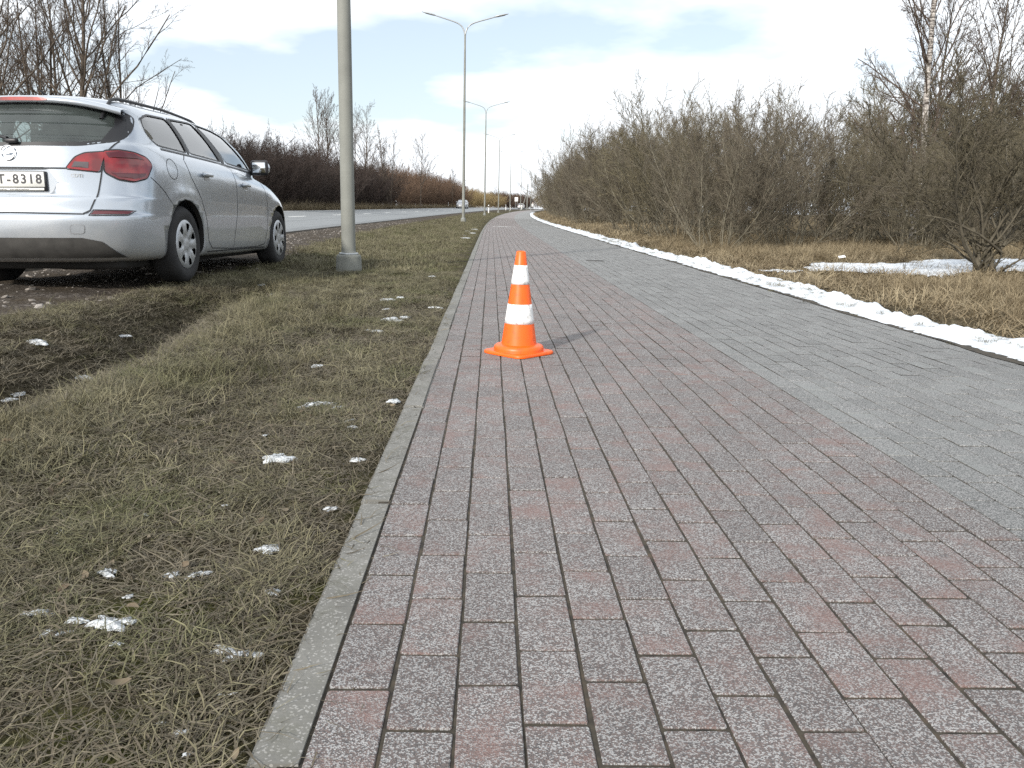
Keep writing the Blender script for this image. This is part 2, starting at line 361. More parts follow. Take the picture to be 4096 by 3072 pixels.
# road
rs = np.array([RE0, RE0-.35, -6, -7.2, -8.2, -9.4, -10.6, RE1+.3, RE1])
ry = np.concatenate([np.arange(-40, 60, 2.0), np.arange(60, 340, 5.0)])
SS, YY = np.meshgrid(rs, ry, indexing='ij')
def road_z(s, y):
    zr = 0.035+0.065*smoothstep(9, 18, y)
    return np.interp(-s, [-RE0, -RE1], [0, 1])*(0.35-zr)+zr+elev(y)
V = np.stack([SS+off(YY), YY, road_z(SS, YY)], -1).reshape(-1, 3)
me = make_mesh('road', V, grid_faces(len(rs), len(ry)), M_ASPH, True, {'lat': ('POINT', 1-(SS-RE0)/(RE1-RE0))})
me.flip_normals()
road = tag(link('road', me), 'pale grey two lane asphalt road with worn seams', 'road', kind='structure')
# a crumbled asphalt side face so that the sheet has a thickness
yy = np.arange(-4, 120, 0.25); jit = 0.03*(vnoise(yy*3, yy*0)-.5)
V = np.concatenate([np.stack([RE0+off(yy)+.002, yy, road_z(RE0, yy)+.001], -1), np.stack([RE0+.05+off(yy)+jit, yy, road_z(RE0, yy)-.06], -1)])
n = len(yy); i = np.arange(n-1)
F = np.stack([i, i+1, n+i+1, n+i], -1)
link('road_edge', make_mesh('road_edge', V, F, M_BED), road)
def sheet(name, s0, s1, y0, y1, zf, mat, parent, dz=0.004, ny=4):
    yy = np.linspace(y0, y1, ny); V = []
    for y in yy:
        for s in (s0, s1): V.append((s+float(off(y)), y, float(zf(s, y))+dz))
    me = make_mesh(name, np.array(V), grid_faces(ny, 2), mat); me.flip_normals()
    return link(name, me, parent)
for k in range(24):
    y0 = 6.5+k*9
    sheet('lane_dash', -8.26, -8.12, y0, y0+3, road_z, M_WHITE, road)
for y0 in np.arange(2, 200, 12):
    sheet('edge_line', RE1+.35, RE1+.47, y0, y0+12, road_z, M_WHITE, road)

# path: bed, far strip, kerbs, pavers
path_z = lambda s, y: elev(y)+0*np.asarray(s)
PAVE_END = 62.0
yy = np.concatenate([np.arange(-6, 30, 1.0), np.arange(30, 64, 1.0)]); ssb = np.array([KX+.04, 1.26, PX1+.03])
SS, YY = np.meshgrid(ssb, yy, indexing='ij')
V = np.stack([SS+off(YY), YY, elev(YY)-0.0032], -1).reshape(-1, 3)
me = make_mesh('footpath', V, grid_faces(len(ssb), len(yy)), M_BED); me.flip_normals()
path = tag(link('footpath', me), 'wide footpath of red and grey concrete pavers laid in running rows', 'footpath', kind='structure')
yy = np.arange(PAVE_END, 330, 3.0); ssb = np.array([PX0, 1.25, 1.27, PX1])
SS, YY = np.meshgrid(ssb, yy, indexing='ij')
V = np.stack([SS+off(YY), YY, elev(YY)], -1).reshape(-1, 3)
me = make_mesh('distant_paving', V, grid_faces(len(ssb), len(yy)), M_PF, False, {'lat': ('POINT', (SS-PX0)/(PX1-PX0))}); me.flip_normals()
link('distant_paving', me, path)

def paver_arrays(rng, w=0.0938, l=0.1918, h=0.055):
    hw, hl, c, b = w/2, l/2, 0.0028, 0.0014
    pts = np.array([(-hw+c, -hl), (hw-c, -hl), (hw, -hl+c), (hw, hl-c), (hw-c, hl), (-hw+c, hl), (-hw, hl-c), (-hw, -hl+c)])
    pts = pts+rng.uniform(-.0011, .0011, pts.shape)
    inn = pts*np.array([(hw-b)/hw, (hl-b)/hl])
    V = np.concatenate([np.c_[inn, np.zeros(8)], np.c_[pts, np.full(8, -b)], np.c_[pts, np.full(8, -h)]])
    i = np.arange(8); j = (i+1) % 8
    return V, np.concatenate([np.stack([8+i, 8+j, j, i], -1), np.stack([16+i, 16+j, 8+j, 8+i], -1)]), np.array([[0, 1, 2, 3, 4, 5, 6, 7]])
prng = np.random.default_rng(3)
PVAR = [paver_arrays(prng) for _ in range(6)]
PM = {}
for red in (0, 1):
    for k, (V, F4, F8) in enumerate(PVAR):
        PM[red, k] = make_mesh('paver', V, [F4, F8], M_PR if red else M_PG, False, {'rnd': ('POINT', np.zeros(len(V)))})
phase = [0.130, 0.029, 0.142, 0.044, 0.154]+[0.03+0.11*(k % 2)+prng.uniform(-.035, .035) for k in range(25)]
allp = []
for k in range(30):
    y = -3.0+(phase[k] % 0.2)+0.1
    while y < PAVE_END-0.1:
        allp.append((PX0+0.05+0.1*k, y, k)); y += 0.2
allp = np.array(allp)
px, py, pk = allp.T
pxw = px+off(py); pzw = elev(py)+np.clip(prng.normal(0, 0.0006, len(py)), -.0009, .0015)
rot = prng.normal(0, 0.006, len(py))-2*0.0177**2*np.maximum(py-22.7, 0); tx = np.clip(prng.normal(0, .004, len(py)), -.008, .008); ty = np.clip(prng.normal(0, .007, len(py)), -.014, .014)
pxw = pxw+prng.normal(0, .0008, len(py)); var = prng.integers(0, 6, len(py)); prn = prng.random(len(py))
D = np.stack([pxw, py, pzw-CAMH], -1)
dep = D@np.array(FW); uu = FPX*(D@np.array(RT))/np.maximum(dep, .01); vv = -FPX*(D@np.array(UP))/np.maximum(dep, .01)
vis = (dep > 0.3) & (np.abs(uu) < 2048+160) & (np.abs(vv) < 1536+200)
order = np.argsort(np.where(vis, dep, 1e9))
chosen = set(order[:300].tolist())
buf = {0: [[], [], [], [], 0], 1: [[], [], [], [], 0]}
for i in range(len(py)):
    red = 1 if pk[i] < 15 else 0
    if i in chosen:
        o = link('paver', PM[red, var[i]], path, (pxw[i], py[i], pzw[i])); o.rotation_euler = (tx[i], ty[i], rot[i])
    else:
        if py[i] < 0.2: continue
        V, F4, F8 = PVAR[var[i]]
        c_, s_ = math.cos(rot[i]), math.sin(rot[i])
        Vw = np.stack([V[:, 0]*c_-V[:, 1]*s_+pxw[i], V[:, 0]*s_+V[:, 1]*c_+py[i], V[:, 2]+pzw[i]-V[:, 0]*ty[i]+V[:, 1]*tx[i]], -1)
        b = buf[red]; b[0].append(Vw); b[1].append(F4[:8]+b[4]); b[2].append(F8+b[4]); b[3].append(np.full(24, prn[i])); b[4] += 24
for red, b in buf.items():
    me = make_mesh('paver_field', np.concatenate(b[0]), [np.concatenate(b[1]), np.concatenate(b[2])], M_PR if red else M_PG, False, {'rnd': ('POINT', np.concatenate(b[3]))})
    tag(link('paver_field', me, path), kind='stuff')
# white painted bicycle symbol, much worn
bz = 0.0035
def ringp(cx, cyy, r, w, n=28):
    a = np.linspace(0, 2*PI, n, endpoint=False)
    V = np.concatenate([np.stack([cx+(r-w)*np.cos(a), cyy+(r-w)*1.6*np.sin(a), 0*a], -1), np.stack([cx+r*np.cos(a), cyy+r*1.6*np.sin(a), 0*a], -1)])
    i = np.arange(n); j = (i+1) % n
    return V, np.stack([i, n+i, n+j, j], -1)
def barp(a, b, w):
    a = np.array(a); b = np.array(b); d = (b-a)/np.linalg.norm(b-a); nn = np.array([-d[1], d[0]])*w/2
    return np.array([[*(a-nn), 0], [*(b-nn), 0], [*(b+nn), 0], [*(a+nn), 0]]), np.array([[0, 1, 2, 3]])
V, F = join_arrays([ringp(.22, 34.5, .2, .05), ringp(.76, 34.5, .2, .05), barp((.22, 34.5), (.40, 34.95), .06), barp((.40, 34.95), (.66, 34.95), .06), barp((.66, 34.95), (.76, 34.5), .06), barp((.40, 34.95), (.5, 34.5), .06), barp((.5, 34.5), (.66, 34.95), .06), barp((.22, 34.5), (.5, 34.5), .06)])
V[:, 0] += off(V[:, 1]); V[:, 2] = elev(V[:, 1])+bz
link('painted_mark', make_mesh('painted_mark', V, F, M_WHITE), path)
bevel_box('valve_cover', (.26, .2, .02), (1.57, 12.25, -.004), plain('cover_iron', (.05, .048, .045), .7), path, .005, 1)

# kerb: stones one metre long and eight centimetres wide
kerb = tag(empty('kerb'), 'low concrete kerb between the grass verge and the red pavers', 'kerb', kind='structure')
bm = bmesh.new(); bmesh.ops.create_cube(bm, size=1)
for v in bm.verts: v.co = Vector((v.co.x*0.076, v.co.y*0.984, v.co.z*0.2-0.1))
bmesh.ops.bevel(bm, geom=[e for e in bm.edges if all(v.co.z > -.05 for v in e.verts)], offset=.006, segments=2, affect='EDGES')
KM = bpy.data.meshes.new('kerb_stone'); bm.to_mesh(KM); bm.free(); KM.materials.append(M_KERB)
for k in range(-2, 66):
    y = 1.94+k+0.5; x = KX+0.037+float(off(y)); sl_ = 2*0.0177**2*max(y-22.7, 0)
    o = link('kerb_stone', KM, kerb, (x+random.uniform(-.0025, .0025), y, float(elev(y))+0.004+random.uniform(-.003, .003)))
    o.rotation_euler = (random.uniform(-.002, .002), random.uniform(-.012, .012), -sl_+random.uniform(-.002, .002))
yk = np.arange(67.9, 330, 3.0)
Vk = np.concatenate([np.stack([KX+dxk+off(yk), yk, elev(yk)+zk], -1) for dxk, zk in ((0, -.1), (0, .004), (.074, .004), (.074, -.1))])
n = len(yk); i = np.arange(n-1)
F = np.concatenate([np.stack([a*n+i, a*n+i+1, (a+1)*n+i+1, (a+1)*n+i], -1) for a in range(3)])
link('kerb_run', make_mesh('kerb_run', Vk, F, M_KERB), kerb)
# ---------------------------------------------------------------- branch growing
def unit(a): return a/(np.linalg.norm(a, axis=-1, keepdims=True)+1e-9)
def grow(rng, P0, D0, L, R0, K, wander, up, tip=0.35):
    N = len(P0); P = np.zeros((N, K, 3)); P[:, 0] = P0; d = unit(D0.copy())
    for k in range(1, K):
        d = unit(d+rng.normal(0, wander, (N, 3))+np.array([0, 0, up]))
        P[:, k] = P[:, k-1]+d*(L/(K-1))[:, None]
    return P, R0[:, None]*np.linspace(1, tip, K)[None]
def spawn(rng, P, R, n, t0, t1, a0, a1, lm, rm, taper=0.55):
    N, K, _ = P.shape; L = np.linalg.norm(np.diff(P, axis=1), axis=2).sum(1)
    t = np.clip((np.arange(n)[None]+rng.random((N, n)))/n, 0, .999)*(t1-t0)+t0
    f = t*(K-1); i = np.minimum(f.astype(int), K-2); f = f-i; r_ = np.arange(N)[:, None]
    pos = P[r_, i]*(1-f[..., None])+P[r_, i+1]*f[..., None]
    tan = unit(P[r_, i+1]-P[r_, i]); rad = R[r_, i]*(1-f)+R[r_, i+1]*f
    perp = unit(np.cross(tan, rng.normal(0, 1, tan.shape)))
    a = rng.uniform(a0, a1, t.shape)[..., None]
    d = tan*np.cos(a)+perp*np.sin(a)
    ln = L[:, None]*lm*rng.uniform(.6, 1.15, t.shape)*(1-taper*(t-t0)/(t1-t0+1e-6))
    return pos.reshape(-1, 3), d.reshape(-1, 3), ln.ravel(), np.minimum(rad*rm, rad*.9).ravel()
def plant(name, rng, trunks, l1, l2, l3, l4=None, mats=(None, None), sides=(6, 4, 3, 3), minr=(0.006, .0045, .0035)):
    """returns (wood mesh, twig mesh); each level is a dict of spawn and grow settings"""
    P, R = trunks; wood = [tube_arrays(P, R, sides[0])]; tw = []
    lv = [l for l in (l1, l2, l3, l4) if l]
    for q, l in enumerate(lv):
        p0, d0, ln, r0 = spawn(rng, P, R, l['n'], l.get('t0', .2), l.get('t1', .98), l['a'][0], l['a'][1], l['lm'], l.get('rm', .55), l.get('taper', .55))
        if 'drop' in l:
            keep = rng.random(len(p0)) > l['drop']; p0, d0, ln, r0 = p0[keep], d0[keep], ln[keep], r0[keep]
        P, R = grow(rng, p0, d0, ln, np.maximum(r0, minr[min(q, 2)]), l['K'], l['w'], l['up'], l.get('tip', .4))
        z = P[:, :, 2]; P[:, :, 2] = np.where(z < 0.02, 0.02, z)
        (wood if q < l1.get('woodlevels', 1) else tw).append(tube_arrays(P, R, sides[min(q+1, 3)]))
    V, F = join_arrays(wood); w = make_mesh('branches', V, F, mats[0], True)
    V, F = join_arrays(tw); t_ = make_mesh('twigs', V, F, mats[1], True)
    return w, t_
def thing_from(name, meshes, names, label, cat, group, loc, rz, sc, mats=None):
    e = empty(name, loc, rz); e.scale = sc if hasattr(sc, '__len__') else (sc,)*3
    for n, m in zip(names, meshes): link(n, m, e)
    return tag(e, label, cat, group)
def shrub_trunks(rng, n, rad, lean, L, r0, K=8, w=.09, up=.05, lmin=.6):
    a = rng.uniform(0, 2*PI, n); rr = rad*np.sqrt(rng.random(n))
    P0 = np.stack([rr*np.cos(a), rr*np.sin(a), np.full(n, -.05)], -1)
    th = rng.uniform(lean[0], lean[1], n); a2 = a+rng.normal(0, .5, n)
    D0 = np.stack([np.sin(th)*np.cos(a2), np.sin(th)*np.sin(a2), np.cos(th)], -1)
    Ln = L*rng.uniform(lmin, 1.05, n)
    return grow(rng, P0, D0, Ln, r0*rng.uniform(.6, 1.2, n), K, w, up, .25)
def willow(seed, L=3.2, lean=(.02, .98), n=26, mats=(M_WILLOW, M_WTWIG), rad=.7, dens=1.0):
    rng = np.random.default_rng(seed)
    tr = shrub_trunks(rng, n, rad, lean, L, .015, 8, .08, .045, .78)
    return plant('w', rng, tr, dict(n=11, a=(.25, .75), lm=.36, K=6, w=.15, up=.07, t0=.14, rm=.62, taper=.3),
        dict(n=int(8*dens), a=(.3, .95), lm=.46, K=4, w=.18, up=.08, t0=.1, rm=.65, taper=.3), dict(n=7, a=(.3, .95), lm=.50, K=2, w=.15, up=.05, t0=.08, rm=.75), mats=mats)
WIL = [willow(21+k) for k in range(2)]+[willow(40, 3.6, (.03, .40), 30, rad=.9)]
HED = [willow(60+k, 3.4, (.05, .75), 24, (M_HEDGE, M_HEDGE), 1.0, 1.1) for k in range(2)]
def remat(pair, mw, mt):
    o = []
    for m, mm in zip(pair, (mw, mt)):
        c = m.copy(); c.materials.clear(); c.materials.append(mm); o.append(c)
    return tuple(o)
RUS = [remat(HED[0], M_RUST, M_RUST)]; OCH = [remat(HED[1], M_OCHRE, M_OCHRE)]
def tree(seed, H, r0, nmain=1, mats=(M_TREE, M_TTWIG), crown0=.25, a1=(.45, .95), lm1=.55, n1=26, droop=.03, spread=.25, dens=1.0, wtrunk=.03, rm1=.48):
    rng = np.random.default_rng(seed)
    a = rng.uniform(0, 2*PI, nmain); th = np.where(np.arange(nmain) == 0, .04, rng.uniform(.1, spread+.1, nmain))
    P0 = np.stack([.12*nmain*np.cos(a)*(nmain > 1), .12*nmain*np.sin(a)*(nmain > 1), np.full(nmain, -.2)], -1)
    D0 = np.stack([np.sin(th)*np.cos(a), np.sin(th)*np.sin(a), np.cos(th)], -1)
    tr = grow(rng, P0, D0, H*rng.uniform(.85, 1.0, nmain), np.full(nmain, r0), 16, wtrunk, .02, .12)
    return plant('t', rng, tr, dict(n=n1, a=a1, lm=lm1, K=8, w=.09, up=.06, t0=crown0, t1=.97, rm=rm1, taper=.72, woodlevels=2 if mats[0] != M_BIRCH else 0),
        dict(n=7, a=(.35, .8), lm=.42, K=5, w=.12, up=.05, t0=.2, rm=.55), dict(n=int(7*dens), a=(.3, .8), lm=.45, K=4, w=.13, up=droop, t0=.12, rm=.55), dict(n=5, a=(.3, .9), lm=.5, K=2, w=.15, up=droop, t0=.12, rm=.7), mats=mats, minr=(.013, .0075, .005) if mats[0] != M_BIRCH else (.010, .006, .004))
TRE = [tree(3, 13, .135, n1=28, lm1=.5), tree(5, 13, .12, 3, crown0=.12, a1=(.4, 1.05), lm1=.52, n1=17), tree(9, 10, .09, crown0=.3, a1=(.3, .7), lm1=.40, n1=26)]
BIR = tree(14, 12, .115, 1, (M_BIRCH, M_TTWIG), .10, (.4, .95), .25, 46, -.04, dens=1.2, wtrunk=.022, rm1=.30)
# low spreading tree on the right: several trunks from one foot
def low_tree(seed):
    rng = np.random.default_rng(seed)
    dirs = [(math.sin(a_)*1.0, rng.uniform(-.45, .45), math.cos(a_)) for a_ in np.linspace(-.98, .95, 20)]
    D0 = np.array(dirs, float); n = len(D0)
    P0 = np.stack([np.where(np.arange(n) % 3 < 2, -.09, .14)+rng.uniform(-.03, .03, n), rng.uniform(-.04, .04, n), rng.uniform(.05, .42, n)], -1)
    tr = grow(rng, P0, D0, rng.uniform(1.7, 2.5, n), rng.uniform(.011, .023, n), 10, .16, .035, .2)
    st = grow(rng, np.array([(-.10, 0, -.1), (.15, .02, -.1), (-.03, .05, -.1)]), np.array([(-.05, 0, 1.), (-.1, 0, 1), (.1, 0, 1)]), np.array([.75, .6, .7]), np.array([.062, .05, .04]), 10, .05, .0, .4)
    tr = (np.concatenate([tr[0], st[0]]), np.concatenate([tr[1], st[1]]))
    return plant('lt', rng, tr, dict(n=13, a=(.4, 1.0), lm=.50, K=7, w=.14, up=.05, t0=.14, rm=.5, woodlevels=1),
        dict(n=8, a=(.35, .9), lm=.42, K=5, w=.15, up=.05, t0=.12, rm=.6), dict(n=6, a=(.3, .9), lm=.45, K=3, w=.16, up=.05, t0=.15, rm=.7), mats=(M_LOW, M_LTWIG))
LOW = low_tree(77)
prg = random.Random(4)
def place(name, mesh, label, cat, group, s, y, sc, rz=None, names=('branches', 'twigs'), xs=None):
    x, yy, z = gpoint(s, y)
    if xs is not None: x = xs; z = float(ground(xs, y))
    k = prg.uniform(.94, 1.06)
    return thing_from(name, mesh, names, label, cat, group, (x, yy, z-.04), prg.uniform(0, 6.28) if rz is None else rz, (sc*k, sc*k, sc))
# right side thicket
lab_f = 'bare olive brown willow shrub in the thicket behind the straw coloured grass'
for k, (s, y, sc) in enumerate([(4.9, 17.3, 1.0), (6.6, 17.9, 1.02), (8.3, 19, .98), (10.2, 20.6, .95), (12.4, 21.8, .9), (14.4, 22, 1.1), (5.3, 22.5, 1.4), (7.6, 23.4, 1.42), (10, 24.4, 1.32), (12.6, 26, 1.4), (15.6, 26, 1.6),
        (9.6, 29.5, 1.4), (17.2, 31, 1.8), (4.7, 26.5, 1.1), (18, 25, 1.5), (9.3, 17.6, .8), (16.2, 20.5, 1.25), (20, 29, 1.9), (11.2, 18.6, .78), (13.3, 19.5, .85)]):
    place('willow_shrub', WIL[(0, 1, 0, 1, 2)[k % 5]], lab_f, 'shrub', 'willow shrubs of the right hand thicket', s, y, sc*float(np.interp(s, [12.5, 14.5], [.86, .95])))
lab_g = 'tall bare shrub with thin upright grey stems close beside the bend of the path'
for k, (s, y, sc) in enumerate([(4.7, 39.5, 1.15), (5.5, 42, 1.4), (4.9, 47, 1.35), (6.6, 38.5, 1.3), (7.6, 45, 1.55), (5.4, 53, 1.4), (5.2, 60, 1.35), (5.5, 69, 1.35), (5.6, 79, 1.4), (8.2, 56, 1.6), (9.2, 50, 1.6), (9, 70, 1.7), (9.3, 39, 1.5),
        (11, 44, 1.7), (8, 34.5, 1.3), (5.8, 90, 1.4), (8, 92, 1.7), (6.2, 104, 1.3), (6.5, 120, 1.3), (9, 112, 1.6)]):
    place('upright_shrub', WIL[2 if k % 3 else 1], lab_g, 'shrub', 'upright shrubs beside the bend of the path', s, y, sc*.88)
place('birch_tree', BIR, 'white barked birch tree rising out of the thicket', 'tree', None, 0, 21.5, 1.0, 1.2, ('trunk', 'crown'), 11.15)
place('birch_tree', BIR, 'slender grey birch half hidden behind the white barked birch', 'tree', None, 0, 24.5, .95, 3.1, ('trunk', 'crown'), 15.6)
place('bare_tree', TRE[2], 'thin bare tree above the thicket next to the birches', 'tree', None, 0, 24, .85, .3, ('trunk', 'crown'), 14.2)
place('bare_tree', TRE[1], 'many stemmed bare tree in the thicket right of the birch', 'tree', None, 0, 26, .62, 1.0, ('trunk', 'crown'), 17.0)
place('bare_tree', TRE[2], 'fine twigged bare tree crowding the birch from behind', 'tree', None, 0, 23.5, .78, 2.0, ('trunk', 'crown'), 12.6)
place('low_spreading_tree', LOW, 'low spreading bare tree with several trunks standing by a snow patch', 'tree', None, 0, 10.36, 1.0, 0.0, ('trunk', 'crown'), 6.4)
for k, (s, y, sc) in enumerate([(7.5, 50, .62), (8.5, 62, .68), (10, 46, .62), (11.5, 55, .7), (12, 72, .75)]):
    place('bare_tree', TRE[2], 'bare young tree rising above the upright shrubs by the bend', 'tree', 'young trees above the upright shrubs', s, y, sc, None, ('trunk', 'crown'))
# hedgerow beyond the road
y = 43.0; k = 0
while y < 335:
    if y < 98: L_ = HED[k % 2]; lab = 'dark purple brown bare bush in the dense hedgerow beyond the road'; gr_ = 'dark hedgerow bushes'; sc = prg.uniform(1.08, 1.38); st = 2.3
    elif y < 185: L_ = RUS[0]; lab = 'rusty brown bare bush in the hedgerow where the road bends'; gr_ = 'rusty hedgerow bushes'; sc = prg.uniform(1.3, 1.6); st = 4.2
    elif y < 262: L_ = OCH[0]; lab = 'sunlit ochre bush at the far bend of the road'; gr_ = 'ochre bushes'; sc = prg.uniform(1.1, 1.35); st = 5.5
    else: L_ = RUS[0] if k % 2 else HED[0]; lab = 'distant brown bush closing the view behind the far car'; gr_ = 'distant brown bushes'; sc = prg.uniform(1.2, 1.6); st = 5.0
    for row in (0, 1):
        place('hedge_bush', L_, lab, 'bush', gr_, -15.0-1.9*row+prg.uniform(-.5, .5), y+row*1.1+prg.uniform(-.4, .4), sc*(1 if row == 0 else 1.12))
    y += st; k += 1
for k, (s, y, sc) in enumerate([(6, 150, 1.3), (7, 170, 1.2), (7, 195, 1.3), (9, 215, 1.5), (10, 240, 1.6), (6, 262, 1.2), (2, 300, 1.5), (-3, 330, 1.6), (-9, 338, 1.7), (-14, 342, 1.6), (-18, 345, 1.7), (1, 341, 1.5), (6, 345, 1.7)]):
    place('hedge_bush', (OCH+RUS)[k % 2], 'distant straw brown bush on the path side beyond the walker', 'bush', 'distant bushes on the path side', s, y, sc)
# trees
def tree_px(srcx, y, mesh, sc, label, group=None, rz=None, tilt=None):
    X = (srcx-1965)/3239*y
    e = place('bare_tree', mesh, label, 'tree', group, 0, y, sc, rz, ('trunk', 'crown'), X)
    if tilt: e.rotation_euler = (tilt[0], tilt[1], e.rotation_euler[2])
for srcx, y, m, sc, rz in ((30, 36, 0, 1.0, .4), (235, 44, 1, .98, 2.0), (318, 43, 0, .95, 1.5), (410, 38, 0, 1.08, .2), (500, 41, 1, .88, 1.3), (-160, 42, 1, 1.0, 3.), (130, 52, 0, 1.0, 5.), (520, 60, 2, .95, 1.0), (545, 45, 1, .60, 2.6), (90, 47, 0, .9, 1.1)):
    tree_px(srcx, y, TRE[m], sc, 'large bare tree beyond the road behind the silver estate car', 'large trees behind the parked car', rz)
for srcx, y, m, sc, lab in ((1295, 74, 2, 1.10, 'thin tall bare tree above the hedgerow left of the near lamp post'), (1338, 77, 2, 1.12, 'thin tall bare tree half hidden by the near lamp post'), (1412, 84, 1, .80, 'bare tree with forked trunk just right of the near lamp post'),
        (1475, 88, 0, .84, 'second bare tree right of the near lamp post'), (1565, 92, 1, .74, 'leaning multi stemmed bare tree above the hedgerow'), (1690, 112, 0, .76, 'rounded lone bare tree above the rusty bushes'),
        (1812, 150, 2, .74, 'slim hazy birch beside the second lamp post'), (1985, 240, 0, .50, 'spreading ochre tree behind the third and fourth lamp posts'), (1900, 270, 2, .55, 'tiny bare tree on the skyline between the second and third lamp posts')):
    tree_px(srcx, y, TRE[m], sc, lab, None, None, (0, .22) if 'leaning' in lab else None)

# ---------------------------------------------------------------- grass (instanced tufts)
def tuft_mesh(rng, n, L, wid, spread, bend, lean, mat):
    K = 4; t = np.linspace(0, 1, K)
    a = rng.uniform(0, 2*PI, n); ln = L*rng.uniform(.45, 1.1, n)
    base = np.stack([rng.normal(0, spread, n), rng.normal(0, spread, n), np.full(n, -.008)], -1)
    th0 = rng.uniform(lean[0], lean[1], n); th1 = th0+rng.uniform(bend[0], bend[1], n)
    P = np.zeros((n, K, 3)); P[:, 0] = base; az = a.copy()
    for k in range(1, K):
        th = th0+(th1-th0)*t[k]; az = az+rng.normal(0, .22, n)
        d = np.stack([np.sin(th)*np.cos(az), np.sin(th)*np.sin(az), np.cos(th)], -1)
        P[:, k] = P[:, k-1]+d*(ln/(K-1))[:, None]
    P[:, 1:, 2] = np.maximum(P[:, 1:, 2], rng.uniform(.002, .012, (n, K-1)))
    side = np.stack([-np.sin(a), np.cos(a), rng.normal(0, .25, n)], -1)
    w = wid*rng.uniform(.6, 1.2, n)[:, None]*np.array([1, .95, .7, .12])[None]/2
    V = np.stack([P-side[:, None]*w[..., None], P+side[:, None]*w[..., None]], 2).reshape(-1, 3)
    F1 = np.array([[2*k, 2*k+1, 2*k+3, 2*k+2] for k in range(K-1)])
    F = (F1[None]+(np.arange(n)*2*K)[:, None, None]).reshape(-1, 4)
    return make_mesh('tuft', V, F, mat, True)
def tuft_collection(name, meshes):
    c = bpy.data.collections.new(name)
    for m in meshes: c.objects.link(bpy.data.objects.new('tuft', m))
    return c
def scatter(name, pts, scl, rot, coll, label, cat):
    me = bpy.data.meshes.new(name); me.vertices.add(len(pts)); me.vertices.foreach_set('co', np.asarray(pts, np.float32).ravel())
    a = me.attributes.new('scl', 'FLOAT', 'POINT'); a.data.foreach_set('value', np.asarray(scl, np.float32))
    a = me.attributes.new('rot', 'FLOAT_VECTOR', 'POINT'); a.data.foreach_set('vector', np.asarray(rot, np.float32).ravel())
    o = link(name, me); tag(o, label, cat, kind='stuff')
    g = bpy.data.node_groups.new(name, 'GeometryNodeTree')
    g.interface.new_socket('Geometry', in_out='INPUT', socket_type='NodeSocketGeometry'); g.interface.new_socket('Geometry', in_out='OUTPUT', socket_type='NodeSocketGeometry')
    N = g.nodes; gi = N.new('NodeGroupInput'); go = N.new('NodeGroupOutput'); ip = N.new('GeometryNodeInstanceOnPoints'); ci = N.new('GeometryNodeCollectionInfo')
    ci.inputs['Collection'].default_value = coll; ci.inputs['Separate Children'].default_value = True; ci.inputs['Reset Children'].default_value = True
    ip.inputs['Pick Instance'].default_value = True
    ri = N.new('FunctionNodeRandomValue'); ri.data_type = 'INT'; ri.inputs[4].default_value = 0; ri.inputs[5].default_value = max(0, len(coll.objects)-1)
    ar = N.new('GeometryNodeInputNamedAttribute'); ar.data_type = 'FLOAT_VECTOR'; ar.inputs['Name'].default_value = 'rot'
    as_ = N.new('GeometryNodeInputNamedAttribute'); as_.data_type = 'FLOAT'; as_.inputs['Name'].default_value = 'scl'
    l = g.links
    l.new(gi.outputs[0], ip.inputs['Points']); l.new(ci.outputs[0], ip.inputs['Instance']); l.new(ri.outputs[2], ip.inputs['Instance Index'])
    l.new(ar.outputs[0], ip.inputs['Rotation']); l.new(as_.outputs[0], ip.inputs['Scale']); l.new(ip.outputs[0], go.inputs[0])
    md = o.modifiers.new('scatter', 'NODES'); md.node_group = g
    return o
gr = np.random.default_rng(8)
T_SHORT = tuft_collection('short_tufts', [tuft_mesh(gr, 30, .075, .0021, .024, (.2, 1.2), (.5, 1.5), M_GRASS) for _ in range(6)])
T_LONG = tuft_collection('long_tufts', [tuft_mesh(gr, 34, .125, .0023, .03, (.4, 1.3), (.15, 1.1), M_GRASS) for _ in range(5)])
T_FLAT = tuft_collection('flat_litter', [tuft_mesh(gr, 18, .11, .0028, .05, (-.1, .3), (1.2, 1.55), M_LITTER) for _ in range(4)])
T_FAR = tuft_collection('far_tufts', [tuft_mesh(gr, 40, .12, .007, .09, (.2, 1.0), (.1, 1.1), M_GRASS) for _ in range(4)])
T_TALL = tuft_collection('tall_tufts', [tuft_mesh(gr, 30, .42, .0045, .05, (.3, 1.2), (.05, .6), M_STRAW) for _ in range(5)])
T_MEAD = tuft_collection('meadow_tufts', [tuft_mesh(gr, 40, .17, .006, .07, (.4, 1.2), (.3, 1.3), M_STRAW) for _ in range(4)])
def region(n, s0, s1, y0, y1, fn=None):
    s = gr.uniform(s0, s1, n); y = gr.uniform(y0, y1, n)
    if fn is not None:
        k = gr.random(n) < fn(s, y); s, y = s[k], y[k]
    x = s+off(y); return s, y, np.stack([x, y, ground(x, y)], -1)
def rots(n, tilt=.15, lean=(0, 0)):
    return np.stack([gr.normal(lean[0], tilt, n), gr.normal(lean[1], tilt, n), gr.uniform(0, 6.283, n)], -1)
def not_gravel(s, y): return np.clip(1-gravel_mask(s, y)*1.5+(fbm(s*4, y*4, 3)-.5)*.9, 0, 1)*np.where((s < -1.75) & (y < 6.3), np.clip(.15+1.6*(fbm(s*3+70, y*3, 3)-.3), .1, 1), 1)
ditch = lambda s, y: np.exp(-((s+2.03)/.22)**2)*(1-smoothstep(5.3, 8, y))
parts = []
